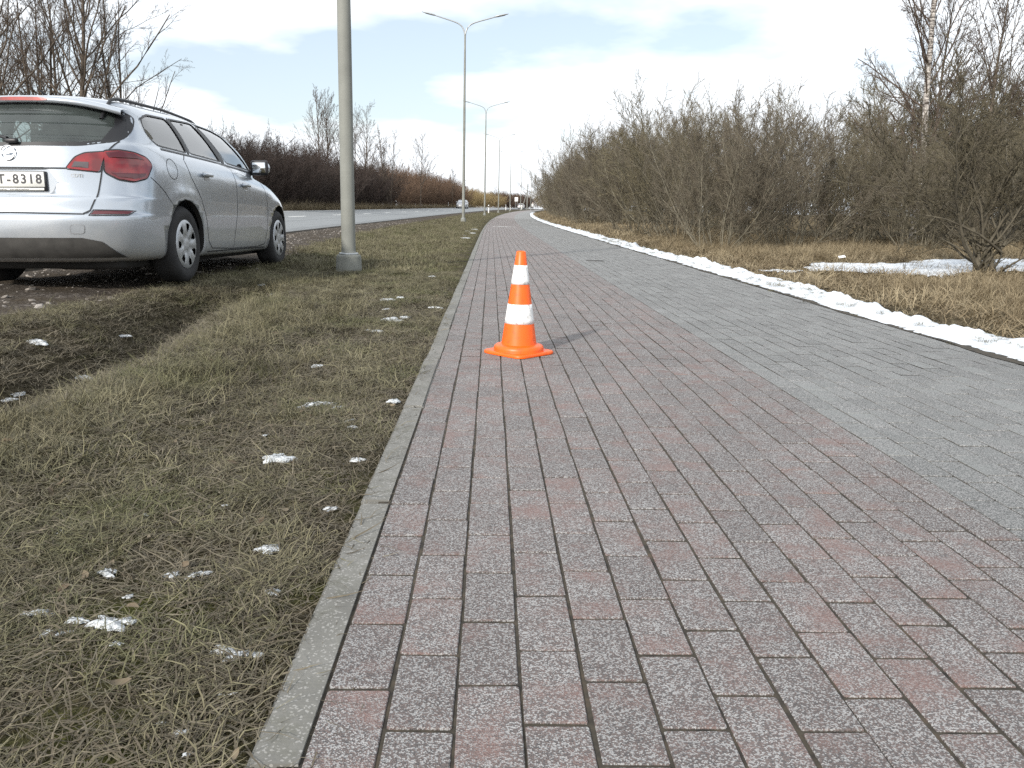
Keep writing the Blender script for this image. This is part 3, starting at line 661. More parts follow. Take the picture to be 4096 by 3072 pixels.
# dense near verge
s, y, P = region(9000, -2.6, KX-.03, .75, 3.2, lambda s, y: not_gravel(s, y)*(1-.97*ditch(s, y))*np.clip(.12+2.3*(fbm(s*3.1+9, y*3.1, 3)-.33), .06, 1)*np.where(s > KX-.12, .5, 1))
scatter('short_grass', P, gr.uniform(.6, 1.15, len(P)), rots(len(P)), T_SHORT, 'matted short dry grass covering the verge beside the kerb', 'grass')
s, y, P = region(13500, -2.9, KX-.03, 3.2, 9.5, lambda s, y: not_gravel(s, y)*(1-.95*ditch(s, y))*np.clip(.2+2.0*(fbm(s*3.1+9, y*3.1, 3)-.31), .1, 1))
scatter('verge_grass', P, gr.uniform(.7, 1.35, len(P)), rots(len(P)), T_SHORT, 'dry grass on the verge around the near lamp post', 'grass')
s, y, P = region(9000, -2.9, -.75, .75, 8.5, lambda s, y: not_gravel(s, y)*np.clip(2.2*(fbm(s*2.2+40, y*1.3+3, 3)-.42), 0, 1)*np.clip((-.75-s)/.5, 0, 1)*(1-ditch(s, y))*np.where(s < -2.2, .35, 1))
scatter('long_grass', P, gr.uniform(.7, 1.15, len(P)), rots(len(P), .2, (.15, .35)), T_LONG, 'longer tufts of pale dry grass leaning on the verge', 'grass')
s, y, P = region(9000, -2.9, KX-.02, .75, 7.5, lambda s, y: (1-gravel_mask(s, y)*.8)*np.clip(1.3-y*.1, .4, 1))
scatter('dead_stalks', P, gr.uniform(.6, 1.2, len(P)), rots(len(P), .05), T_FLAT, 'dead brown stalks lying flat among the verge grass', 'stalks')
s, y, P = region(15000, -4.1, KX-.10, 9.5, 34, lambda s, y: not_gravel(s, y)*np.clip(1.1-y*.012, .3, 1))
scatter('distant_verge_grass', P, gr.uniform(.4, .85, len(P))*np.clip((KX-s)/.5, .45, 1), rots(len(P)), T_FAR, 'dry verge grass running along the path towards the bend', 'grass')
s, y, P = region(7000, -4.1, KX-.16, 34, 110, lambda s, y: not_gravel(s, y))
scatter('far_verge_grass', P, gr.uniform(.5, 1.0, len(P))*np.clip((KX-s)/.8, .4, 1), rots(len(P)), T_FAR, 'far dry grass of the verge at the bend', 'grass')
M_LEAF = grass_mat('dead_leaf', [(0.12, (0.04, 0.028, 0.018)), (0.5, (0.095, 0.068, 0.042)), (0.8, (0.15, 0.12, 0.08)), (1.0, (0.23, 0.20, 0.15))])
def leaf_mesh(rng):
    x = np.linspace(-1, 1, 6); w = .42*np.sqrt(np.clip(1-x**2, 0.02, 1)); c1, c2 = rng.uniform(-.25, .4, 2)
    V = np.stack([np.stack([x, q*w, c1*x**2+c2*abs(q)*w+rng.normal(0, .03, 6)], -1) for q in (-1, 0, 1)]).reshape(-1, 3)
    return make_mesh('leaf', V, grid_faces(3, 6), M_LEAF, True)
T_LEAF = tuft_collection('leaves', [leaf_mesh(gr) for _ in range(5)])
s, y, P = region(800, -2.6, KX-.02, .75, 9, lambda s, y: np.clip(1.2-y*.09, .3, 1)*np.clip(2.2*(fbm(s*2, y*2, 3)-.3), .1, 1)); P[:, 2] += .014
scatter('dead_leaves', P, gr.uniform(.007, .018, len(P)), np.stack([gr.normal(0, .35, len(P)), gr.normal(0, .35, len(P)), gr.uniform(0, 6.28, len(P))], -1), T_LEAF, 'small withered leaves caught in the verge grass', 'leaves')
# right side meadow
def snow_zone(x, y):   # the thawing snow patch around the low tree
    a = ((x-7.2-.35*(y-11.4))/3.4)**2+((y-11.7-.28*(x-6.6))/1.35)**2
    return a+2.0*(fbm(x*1.6+5, y*1.1, 5)-.5)+.8*(fbm(x*7, y*4, 2)-.5)
s, y, P = region(3200, 3.75, 9.5, 3.6, 8.6, lambda s, y: np.clip((s-3.75)/.6, 0, 1)*np.where(snow_zone(s, y) < .9, .12, 1)*np.clip(.25+2*(fbm(s*1.5, y*1.5, 3)-.3), .15, 1))
scatter('tall_straw', P, gr.uniform(.3, .72, len(P)), rots(len(P), .14), T_TALL, 'tall straw coloured grass in front of the low spreading tree', 'grass')
s, y, P = region(4200, 3.6, 15, 13.6, 22, lambda s, y: np.clip((s-3.6)/.8, 0, 1)*np.where(snow_zone(s, y) < .95, .06, 1)*np.where(s > 9, .6, 1)*np.clip(.2+2*(fbm(s*.9+3, y*.9, 3)-.3), .1, 1))
scatter('straw_fringe', P, gr.uniform(.3, .8, len(P)), rots(len(P), .22), T_TALL, 'brown straw fringe at the foot of the willow thicket', 'grass')
s, y, P = region(10000, 3.22, 14, 3, 24, lambda s, y: np.clip((s-3.1)/.4, 0, 1)*np.where(snow_zone(s, y) < .9, .16, 1)*np.clip(1.2-y*.03, .3, 1))
scatter('meadow_grass', P, gr.uniform(.6, 1.25, len(P)), rots(len(P), .2), T_MEAD, 'low yellow brown meadow grass behind the snow bank', 'grass')
s, y, P = region(7000, 3.3, 8, 22, 110, lambda s, y: np.clip((s-3.2)/.6, 0, 1))
scatter('far_meadow_grass', P, gr.uniform(1.0, 2.4, len(P)), rots(len(P), .2), T_MEAD, 'dry grass along the foot of the upright shrubs', 'grass')
s, y, P = region(5200, -15.5, -12.3, 22, 190)
scatter('roadside_reed', P, gr.uniform(1.2, 2.6, len(P)), rots(len(P), .15), T_TALL, 'pale reed grass under the hedgerow beyond the road', 'grass')
# grass poking through the snow bank and along its dirty edge
s, y, P = region(900, 2.70, 3.2, 2.8, 22, lambda s, y: np.clip(1.3*(fbm(s*9, y*2.5, 2)-.3), 0, 1)); P[:, 2] = elev(y)+.03*(s > 2.85)
scatter('grass_in_snow', P, gr.uniform(.5, 1.0, len(P)), rots(len(P), .2), T_SHORT, 'short blades poking through the snow bank', 'grass')
# stones on the shoulder
def stone_mesh(rng):
    bm = bmesh.new(); bmesh.ops.create_icosphere(bm, subdivisions=1, radius=1)
    for v in bm.verts: v.co *= rng.uniform(.7, 1.1); v.co.z *= .6; v.co.x *= 1.25
    me = bpy.data.meshes.new('stone'); bm.to_mesh(me); bm.free(); me.materials.append(M_STONE); return me
T_STONE = tuft_collection('stones', [stone_mesh(gr) for _ in range(6)])
s, y, P = region(5500, -4.65, -2.4, 2.0, 40, lambda s, y: gravel_mask(s, y)*np.clip(2.6*(fbm(s*2, y*1.2, 3)-.35), .06, 1)*np.clip(1.3-y*.02, .3, 1))
scatter('gravel', P, np.clip(gr.lognormal(-4.45, .55, len(P)), .005, .045), np.stack([gr.uniform(-.5, .5, len(P)), gr.uniform(-.5, .5, len(P)), gr.uniform(0, 6.28, len(P))], -1), T_STONE, 'loose pale stones scattered on the muddy road shoulder', 'gravel')
# ---------------------------------------------------------------- snow
sn_y = np.concatenate([np.arange(1.5, 14, .03), np.arange(14, 40, .08), np.arange(40, 130, .3)])
sn_t = np.linspace(0, 1, 20)
TT, YY = np.meshgrid(sn_t, sn_y, indexing='ij')
inner = 2.77+.06*(fbm(YY*1.1, YY*0+3, 4)-.5)*2+.04*(fbm(YY*7, YY*0, 3)-.5); width = .54+.18*(fbm(YY*.7, YY*0+50, 3)-.5)*2
SS = inner+TT*width
hh = np.clip(np.sin(PI*np.clip(TT, 0, 1)), 0, 1)**.45
big = fbm(SS*3.1+7, YY*2.3, 4); mid = fbm(SS*9, YY*8.0+4, 3); fine = fbm(SS*24, YY*24, 2)
lump = .024+.036*smoothstep(.35, .8, TT)*(.2+1.6*np.clip(big-.3, 0, 1))+.085*np.clip(mid-.55, 0, 1)*smoothstep(.35, .75, TT)*(.3+big)*2+.022*(mid-.5)+.016*(fine-.5)
ZZ = elev(YY)-.02+hh*np.maximum(lump, -.004)+.012
V = np.stack([SS+off(YY), YY, ZZ], -1).reshape(-1, 3)
me = make_mesh('snow_bank', V, grid_faces(len(sn_t), len(sn_y)), M_SNOW, True); me.flip_normals()
tag(link('snow_bank', me), 'long lumpy ridge of shovelled snow along the right edge of the path', 'snow', kind='stuff')
# dark wet soil strip between the pavers and the snow
yy = np.arange(-2, 130, .25)
V = np.concatenate([np.stack([PX1-.02+.03*(vnoise(yy*2.3, yy*0+7)-.5)*2+off(yy), yy, elev(yy)+.004], -1), np.stack([PX1+.25+off(yy), yy, elev(yy)+.0045], -1)])
n = len(yy); i = np.arange(n-1)
link('soil_strip', make_mesh('soil_strip', V, np.stack([i, n+i, n+i+1, i+1], -1), M_BED), path)
# snow around the low tree
gx = np.arange(3.6, 12.5, .06); gy = np.arange(8.6, 16.5, .06)
GX, GY = np.meshgrid(gx, gy, indexing='ij'); m = snow_zone(GX, GY)
GZ = ground(GX, GY)+.012+.05*np.clip(.9-m, 0, .35)
F = grid_faces(len(gx), len(gy)); keep = (m.ravel()[F] < .9).all(1)
F = F[keep]; idx, inv = np.unique(F, return_inverse=True)
me = make_mesh('snow_patch', np.stack([GX, GY, GZ], -1).reshape(-1, 3)[idx], inv.reshape(-1, 4), M_SNOW, True)
tag(link('snow_patch', me), 'wide thawing snow patch lying around the low spreading tree', 'snow')
# scraps of snow in the verge
def scrap_mesh(rng):
    n = 34; a = np.linspace(0, 2*PI, n, endpoint=False)
    r = 1+.45*np.sin(a*2+rng.uniform(0, 6))*rng.uniform(.3, 1)+.28*np.sin(a*3+rng.uniform(0, 6))+.2*np.sin(a*5+rng.uniform(0, 6))+rng.normal(0, .2, n)+.15*np.sin(a*9+rng.uniform(0, 6))
    r = np.clip(r, .22, 2)
    rings = []
    for f, z in ((1, -.05), (.93, .16), (.7, .3), (.4, .38), (.12, .4)):
        rings.append(np.stack([f*r*np.cos(a)+rng.normal(0, .03, n), f*r*np.sin(a)*.55+rng.normal(0, .03, n), np.full(n, z)+rng.normal(0, .05, n)*(z > 0)], -1))
    return make_mesh('snow_scrap', np.concatenate(rings), [grid_faces(5, n, True), np.arange(4*n, 5*n)[None]], M_OSNOW, True)
srg = np.random.default_rng(23); SCR = [scrap_mesh(srg) for _ in range(6)]
def ray(px, py_, z=0.0):
    d = np.array(FW)+np.array(RT)*(px-2048)/FPX-np.array(UP)*(py_-1536)/FPX
    tt = (z-CAMH)/d[2]; return d*tt+np.array([0, 0, CAMH])
scr = [(160, 2465, 70), (310, 2495, 60), (430, 2510, 105), (500, 2500, 65), (195, 2545, 55), (250, 2545, 40), (430, 2305, 70), (690, 2310, 55), (790, 2310, 55), (1075, 2208, 75), (515, 2397, 32), (900, 2615, 75), (970, 2635, 75), (465, 2587, 38), (1090, 2380, 50), (880, 2790, 25), (930, 2788, 22), (720, 2945, 40), (745, 3035, 32), (640, 2905, 25),
       (1110, 1848, 90), (1430, 1848, 45), (1260, 1632, 85), (1350, 1640, 45), (1575, 1612, 45), (1265, 1472, 40), (580, 2068, 22), (900, 2030, 20), (245, 2140, 30), (1320, 2045, 40), (1060, 1750, 25), (1020, 1660, 20), (1400, 1690, 35), (1410, 1715, 30),
       (150, 1355, 75), (310, 1355, 65), (440, 1340, 50), (520, 1352, 60), (290, 1390, 50), (440, 1398, 45), (20, 1480, 45), (60, 1470, 50), (620, 1290, 40), (500, 1435, 35), (560, 1360, 40),
       (1560, 1285, 55), (1620, 1275, 35), (1510, 1330, 35), (1550, 1205, 40), (1600, 1195, 30), (1730, 1110, 25), (1740, 1235, 30), (1480, 1325, 28), (1590, 1290, 40), (1545, 1240, 25),
       (1860, 955, 26), (1885, 935, 22), (1870, 925, 18), (1895, 918, 16), (1850, 945, 18), (1045, 1140, 25), (1090, 1150, 28), (1135, 1145, 20), (1160, 1135, 22)]
for px, py_, wpx in scr:
    g = ray(px, py_, 0.0)
    for _ in range(4): g = ray(px, py_, float(ground(g[0], g[1])))
    dpt = float((Vector(g)-Vector((0, 0, CAMH))).dot(FW)); rr = wpx*dpt/FPX*.62
    o = link('snow_scrap', SCR[srg.integers(6)], None, (g[0], g[1], float(ground(g[0], g[1]))+.005+rr*.05))
    o.scale = (rr, rr*srg.uniform(.8, 1.3), min(rr*.7, .05)); o.rotation_euler = (0, 0, srg.normal(.3, .5))
    tag(o, 'small scrap of melting snow lying in the verge grass', 'snow', 'snow scraps in the verge')

# ---------------------------------------------------------------- traffic cone
t = NT('cone_orange'); P = t.obj()
c = t.mix(t.ramp(t.noise(P, 38, 5, .7), [(.52, (0, 0, 0)), (.74, (1, 1, 1))]), (0.88, 0.118, 0.006), (0.55, 0.075, 0.012))
t.col(c).set(Roughness=0.42, Subsurface_Weight=0.0); M_ORANGE = t.m
t = NT('cone_white'); P = t.obj(); mp = t.n('ShaderNodeMapping'); t.l(P, mp.inputs[0]); mp.inputs['Scale'].default_value = (1, 1, .55)
dirt = t.ramp(t.noise(mp.outputs[0], 60, 6, .75), [(.52, (0, 0, 0)), (.64, (1, 1, 1))])
t.col(t.mix(t.math('MULTIPLY', dirt, .75), (0.80, 0.80, 0.79), (0.22, 0.21, 0.19))).set(Roughness=0.5); M_CWHITE = t.m
cone = empty('traffic_cone', (0.155, 4.14, 0.002), math.radians(45)); tag(cone, 'orange traffic cone with two white bands standing on the red pavers', 'traffic cone')
def cr(z): return 0.0915+(0.0235-0.0915)*(z-.045)/(.518-.045)
def cone_band(name, z0, z1, mat, d=0.0, cap=False):
    z = np.linspace(z0, z1, 6); pr = [(cr(a)+d, a) for a in z]
    if d: pr = [(cr(z0)-.001, z0)]+pr+[(cr(z1)-.001, z1)]
    if cap: pr += [(cr(z1)-.003, z1+.004), (cr(z1)-.006, z1+.004), (cr(z1)-.007, z1-.02)]
    return lathe(name, pr, mat, cone, 40)
cone_band('body', .04, .518, M_ORANGE, 0, True)
cone_band('white_band', .157, .256, M_CWHITE, .0012); cone_band('white_band', .356, .452, M_CWHITE, .0012)
lathe('collar', [(.085, .052), (.096, .048), (.108, .047), (.120, .044), (.127, .037), (.129, .027), (.129, .014), (.131, .006)], M_ORANGE, cone, 48)
# square foot with rounded corners
a = np.linspace(0, 2*PI, 64, endpoint=False); nn = 7.0
q = (np.abs(np.cos(a))**nn+np.abs(np.sin(a))**nn)**(-1/nn)
rings = [(.09, .016), (.125, .016), (.136, .0155), (.1395, .012), (.1405, .004), (.1395, 0)]
V = np.concatenate([np.stack([(r if k == 0 else r)*(q if k > 0 else 1+0*q)*np.cos(a), r*(q if k > 0 else 1+0*q)*np.sin(a), np.full(64, z)], -1) for k, (r, z) in enumerate(rings)])
me = make_mesh('foot', V, grid_faces(len(rings), 64, True), M_ORANGE, True); me.flip_normals(); link('foot', me, cone)

# ---------------------------------------------------------------- street lamps
M_LAMP = plain('lamp_head', (0.40, 0.42, 0.43), 0.4, 0.3)
t = NT('lamp_glass'); t.col((0.5, 0.52, 0.52)).set(Roughness=0.15); M_LGLASS = t.m
H_J = 9.55
def lamp(loc, rz):
    e = empty('street_lamp', loc, rz)
    lathe('foot', [(.0, .20), (.09, .20), (.125, .197), (.136, .188), (.141, .17), (.150, .0), (.152, -.25)], M_FOOT, e, 28)
    lathe('pole', [(.092, .17), (.09, .215), (.083, .22), (.080, .25), (.078, .9), (.075, 2.5), (.066, 5), (.052, 8), (.046, H_J-.1), (.0, H_J-.05)], M_CONC, e, 24)
    fl = lathe('flange', [(.083, .22), (.108, .217), (.112, .208), (.112, .199), (.09, .197)], M_GALV, e, 24)
    for sgn in (-1, 1):
        tt = np.linspace(0, 1, 14)
        pts = np.array([(.0, H_J-.25), (.03, H_J), (.16, H_J+.28), (.40, H_J+.43), (.8, H_J+.55), (1.2, H_J+.66), (1.62, H_J+.78)])
        tq = np.linspace(0, 1, len(pts)); xx = np.interp(np.linspace(0, 1, 25), tq, pts[:, 0]); zz = np.interp(np.linspace(0, 1, 25), tq, pts[:, 1])
        for _ in range(3):
            xx[1:-1] = (xx[:-2]+2*xx[1:-1]+xx[2:])/4; zz[1:-1] = (zz[:-2]+2*zz[1:-1]+zz[2:])/4
        P = np.stack([sgn*xx, 0*xx, zz], -1)[None]
        V, F = tube_arrays(P, np.linspace(.042, .03, 25)[None], 10); link('arm', make_mesh('arm', V, F, M_GALV, True), e)
        # head: flattened spindle, hung on the arm end
        u = np.linspace(0, 1, 15); wdt = .115*np.interp(u, [0, .1, .35, .7, 1], [.45, .8, 1, .85, .25]); hgt = .06*np.interp(u, [0, .1, .35, .7, 1], [.6, .9, 1, .8, .35])
        an = np.linspace(0, 2*PI, 16, endpoint=False)
        V = np.stack([np.repeat((1.5+u*.70)[:, None], 16, 1)*sgn, wdt[:, None]*np.cos(an), (H_J+.75+u*.16)[:, None]+hgt[:, None]*np.sin(an)*np.where(np.sin(an) < 0, .7, 1)], -1).reshape(-1, 3)
        hd = link('lamp_head', make_mesh('lamp_head', V, [grid_faces(15, 16, True), np.arange(16)[None], np.arange(14*16, 15*16)[None]], M_LAMP, True), e)
        V = np.stack([np.repeat((1.62+np.linspace(0, 1, 8)*.42)[:, None], 10, 1)*sgn, np.linspace(-1, 1, 10)[None]*(.085*np.sin(np.linspace(.5, 2.7, 8)))[:, None], np.repeat((H_J+.735+np.linspace(.17, .77, 8)*.16-.02)[:, None], 10, 1)-.012*(1-np.linspace(-1, 1, 10)[None]**2)], -1).reshape(-1, 3)
        link('diffuser', make_mesh('diffuser', V, grid_faces(8, 10), M_LGLASS, True), hd)
    return e
labs = ['thick concrete lamp post in the verge ahead of the parked silver car', 'twin arm street lamp, second along the verge, next after the post by the car', 'twin arm street lamp, third along the verge', 'twin arm street lamp, fourth along the verge', 'faint twin arm street lamp, fifth along the verge', 'faint distant twin arm street lamp, sixth along the verge', 'tiny far twin arm street lamp, seventh along the verge']
L0 = None
for k in range(7):
    y = 9.47+34.9*k; s = -1.63
    x = s+float(off(y)); z = float(ground(x, y))
    rz = -2*0.0177**2*max(y-22.7, 0)
    if L0 is None: L0 = lamp((x, y, z-.0), rz); e = L0
    else: e = copy_tree(L0, None, (x, y, z), rz)
    tag(e, labs[k], 'street lamp', 'street lamps along the verge')

# ---------------------------------------------------------------- posts, sign, pole
M_POST = plain('post_white', (0.78, 0.78, 0.76), .5); M_BLK = plain('black_band', (.03, .03, .03), .5)
def marker(s, y, h=1.0):
    x = s+float(off(y)); e = empty('marker_post', (x, y, float(ground(x, y))), 0)
    V, F = box_arrays(-.06, .06, -.03, .03, -.1, h-.1); V2, F2 = box_arrays(-.06, .06, -.03, .03, h-.1, h)
    V2[4:6, 2] -= .05
    link('post', make_mesh('post', V, F, M_POST), e)
    V3, F3 = box_arrays(-.062, .062, -.032, .032, h-.32, h-.12); link('band', make_mesh('band', V3, F3, M_BLK), e)
    link('cap', make_mesh('cap', V2, F2, M_POST), e); return e
for s, y, lab in ((-13.0, 98, 'white roadside marker post in front of the hedgerow beyond the road'), (-2.4, 104, 'white marker post on the verge between the third and fourth lamps'), (-3.3, 163, 'white marker post in the far verge before the white sign'), (-3.0, 172, 'second white marker post in the far verge before the white sign'), (-2.9, 205, 'short white marker post just before the white sign'), (-12.8, 150, 'white marker post behind the oncoming car')):
    tag(marker(s, y), lab, 'marker post', 'roadside marker posts')
def sign(s, y):
    x = s+float(off(y)); e = empty('road_sign', (x, y, float(ground(x, y))))
    bevel_box('panel', (.72, .03, .92), (0, 0, 2.3), M_POST, e, .012, 1)
    for dx_ in (-.2, .2): lathe('post', [(.03, -.2), (.03, 2.0)], M_GALV, e, 10).location = (dx_, .03, 0)
    return tag(e, 'blank white rectangular sign on two posts at the far bend', 'sign')
sign(-2.6, 184)
def apole(s, y):
    x = s+float(off(y)); e = empty('utility_pole', (x, y, float(ground(x, y))))
    lathe('pole', [(.13, -.3), (.09, 6.5), (0, 6.5)], M_FOOT, e, 12)
    V, F = tube_arrays(np.array([[(-1.5, 0, -.3), (-.7, 0, 2.2), (-.05, 0, 4.6)]]), np.array([[.11, .1, .09]]), 10); link('strut', make_mesh('strut', V, F, M_FOOT, True), e)
    return tag(e, 'pale utility pole with a leaning strut beyond the walker', 'pole')
apole(-2.3, 215)

# ---------------------------------------------------------------- person walking on the path
def person(s, y):
    J = dict(pel=(0, 0, .93), wa=(0, 0, 1.08), ch=(0, .02, 1.30), nk=(0, .02, 1.46), hd=(0, .03, 1.58), tp=(0, .02, 1.70),
        hl=(-.09, 0, .88), kl=(-.10, .10, .50), al=(-.10, .04, .09), tl=(-.10, .20, .03), hr=(.09, 0, .88), kr=(.10, .02, .49), ar=(.10, -.20, .12), tr=(.10, -.08, .03),
        sl=(-.18, .02, 1.40), el=(-.24, -.06, 1.14), wl_=(-.22, .03, .92), fl=(-.22, .07, .84), sr=(.18, .02, 1.40), er=(.24, .04, 1.14), wr=(.21, .16, .97), fr=(.20, .20, .90))
    E_ = [('pel', 'wa'), ('wa', 'ch'), ('ch', 'nk'), ('nk', 'hd'), ('hd', 'tp'), ('pel', 'hl'), ('hl', 'kl'), ('kl', 'al'), ('al', 'tl'), ('pel', 'hr'), ('hr', 'kr'), ('kr', 'ar'), ('ar', 'tr'), ('ch', 'sl'), ('sl', 'el'), ('el', 'wl_'), ('wl_', 'fl'), ('ch', 'sr'), ('sr', 'er'), ('er', 'wr'), ('wr', 'fr')]
    Rr = dict(pel=.16, wa=.15, ch=.17, nk=.065, hd=.10, tp=.06, hl=.10, kl=.07, al=.05, tl=.045, hr=.10, kr=.07, ar=.05, tr=.045, sl=.075, el=.058, wl_=.042, fl=.035, sr=.075, er=.058, wr=.042, fr=.035)
    nm = list(J); me = bpy.data.meshes.new('body'); me.from_pydata([J[k] for k in nm], [(nm.index(a), nm.index(b)) for a, b in E_], [])
    o = bpy.data.objects.new('body', me); C.objects.link(o)
    md = o.modifiers.new('skin', 'SKIN'); sd = o.modifiers.new('sub', 'SUBSURF'); sd.levels = 2; sd.render_levels = 2
    for k, v in enumerate(nm): me.skin_vertices[0].data[k].radius = (Rr[v], Rr[v]*.85)
    me.skin_vertices[0].data[0].use_root = True
    dg = bpy.context.evaluated_depsgraph_get(); m2 = bpy.data.meshes.new_from_object(o.evaluated_get(dg)); bpy.data.objects.remove(o)
    m2.name = 'body'; m2.materials.clear()
    for c_ in (plain('jacket_white', (.72, .72, .70), .8), plain('trousers_dark', (.07, .06, .055), .9), plain('skin_tone', (.5, .32, .25), .6), plain('cap_pale', (.6, .6, .58), .8), plain('shoe', (.12, .1, .09), .7)): m2.materials.append(c_)
    for p_ in m2.polygons:
        z = p_.center.z; ar = abs(p_.center.x) > .17
        p_.material_index = 4 if z < .1 else (0 if (z > .86 or (ar and z > .93)) and z < 1.47 else (2 if (1.47 <= z < 1.62 or (ar and z < .93)) else (3 if z >= 1.62 else 1)))
        p_.use_smooth = True
    x = s+float(off(y)); b = link('person', m2, None, (x, y, float(elev(y)))); b.rotation_euler = (0, 0, .1)
    # a cap peak
    return tag(b, 'person in a pale jacket and dark trousers walking away along the path', 'person')
person(1.75, 169)

# scrap of paper in the meadow
g = ray(3365, 1045, .03)
V = np.array([(-.06, -.04, 0), (.05, -.05, .02), (.06, .04, .05), (-.04, .05, .03), (0, 0, .045)])
o = link('paper_scrap', make_mesh('paper_scrap', V, np.array([(0, 1, 4), (1, 2, 4), (2, 3, 4), (3, 0, 4)]), M_POST), None, (g[0], g[1], float(ground(g[0], g[1]))+.06))
tag(o, 'crumpled white scrap of paper in the straw by the thicket', 'litter')
# ---------------------------------------------------------------- silver estate car (local: X right, Y forward, Z up, origin on the ground under the rear axle)
def paint(name, c, metal=.55, rough=.30, dust=(.33, .32, .29)):
    t = NT(name); P = t.obj(); sp_ = t.n('ShaderNodeSeparateXYZ'); t.l(P, sp_.inputs[0])
    dn = t.noise(P, 5, 5, .65)
    low = t.ramp(t.math('SUBTRACT', t.math('ADD', t.math('MULTIPLY', dn, .5), .35), sp_.outputs['Z']), [(0.0, (0, 0, 0)), (0.35, (1, 1, 1))])
    spk = t.ramp(t.noise(P, 14, 5, .6), [(.5, (0, 0, 0)), (.8, (.12, .12, .12))])
    f = t.math('ADD', t.math('MULTIPLY', low, .5), spk)
    t.col(t.mix(f, c, dust)).set(Roughness=t.math('ADD', rough, t.math('MULTIPLY', f, .4)), Metallic=t.math('SUBTRACT', metal, t.math('MULTIPLY', f, metal), True), Coat_Weight=.9, Coat_Roughness=.05)
    return t.m
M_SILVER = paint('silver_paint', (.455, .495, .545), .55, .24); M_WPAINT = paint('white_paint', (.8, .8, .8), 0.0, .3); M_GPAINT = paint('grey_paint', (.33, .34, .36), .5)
M_TRIM = plain('black_trim', (.018, .018, .02), .45); M_LINE = plain('panel_gap', (.03, .032, .035), .8); M_INT = plain('cabin_lining', (.045, .045, .048), .85)
M_UNDER = plain('underbody', (.022, .021, .02), .9); M_RUB = plain('tyre_rubber', (.022, .022, .023), .82, 0, .3, 9, .2)
M_HUB = plain('hubcap_silver', (.46, .48, .50), .38, .55, .15, 14); M_CHROME = plain('chrome', (.72, .73, .75), .14, 1.0, .03)
M_DIFF = plain('rear_valance', (.045, .043, .04), .8, 0, .35, 9); M_SEAT = plain('seat_cloth', (.10, .10, .105), .95)
t = NT('mirror_glass'); t.col((.82, .84, .84)).set(Metallic=1.0, Roughness=.03); M_MIRR = t.m
t = NT('tail_lens'); P = t.obj()
t.col(t.ramp(t.noise(P, 9, 3), [(.35, (.13, .003, .004)), (.65, (.30, .006, .008))])).set(Roughness=.12, Coat_Weight=.8, Coat_Roughness=.03, Specular_IOR_Level=.6); M_RED = t.m
t = NT('tail_lens_dark'); t.col((.085, .008, .012)).set(Roughness=.12, Coat_Weight=.8, Coat_Roughness=.03); M_REDD = t.m
t = NT('lens_smoke'); t.col((.10, .085, .09)).set(Roughness=.15); M_SMOKE = t.m
t = NT('headlamp_lens'); t.col((.75, .77, .8)).set(Roughness=.08, Coat_Weight=1.0); M_HEAD = t.m
def glass(name, tint, refl=1.0, film=0.0):
    t = NT(name); t.t.nodes.remove(t.b)
    tr = t.n('ShaderNodeBsdfTransparent'); tr.inputs[0].default_value = (*tint, 1); gl = t.n('ShaderNodeBsdfGlossy'); gl.inputs['Roughness'].default_value = .02
    fr = t.n('ShaderNodeFresnel'); fr.inputs[0].default_value = 1.55; mxs = t.n('ShaderNodeMixShader')
    t.l(t.math('MULTIPLY', fr.outputs[0], refl*1.5, True), mxs.inputs[0]); t.l(tr.outputs[0], mxs.inputs[1]); t.l(gl.outputs[0], mxs.inputs[2]); t.l(mxs.outputs[0], t.out.inputs[0])
    if film:   # milky reflection painted into the pane as a pale diffuse tint
        df = t.n('ShaderNodeBsdfDiffuse'); df.inputs[0].default_value = (.16, .19, .18, 1); m3 = t.n('ShaderNodeMixShader')
        t.l(t.math('MULTIPLY', t.noise(t.obj(), 4, 4), film*2), m3.inputs[0]); t.l(mxs.outputs[0], m3.inputs[1]); t.l(df.outputs[0], m3.inputs[2]); t.l(m3.outputs[0], t.out.inputs[0])
    return t.m
M_GLASS = glass('window_glass', (.80, .86, .87), 1.5); M_RGLASS = glass('rear_glass', (.42, .50, .48), 1.0, .22)

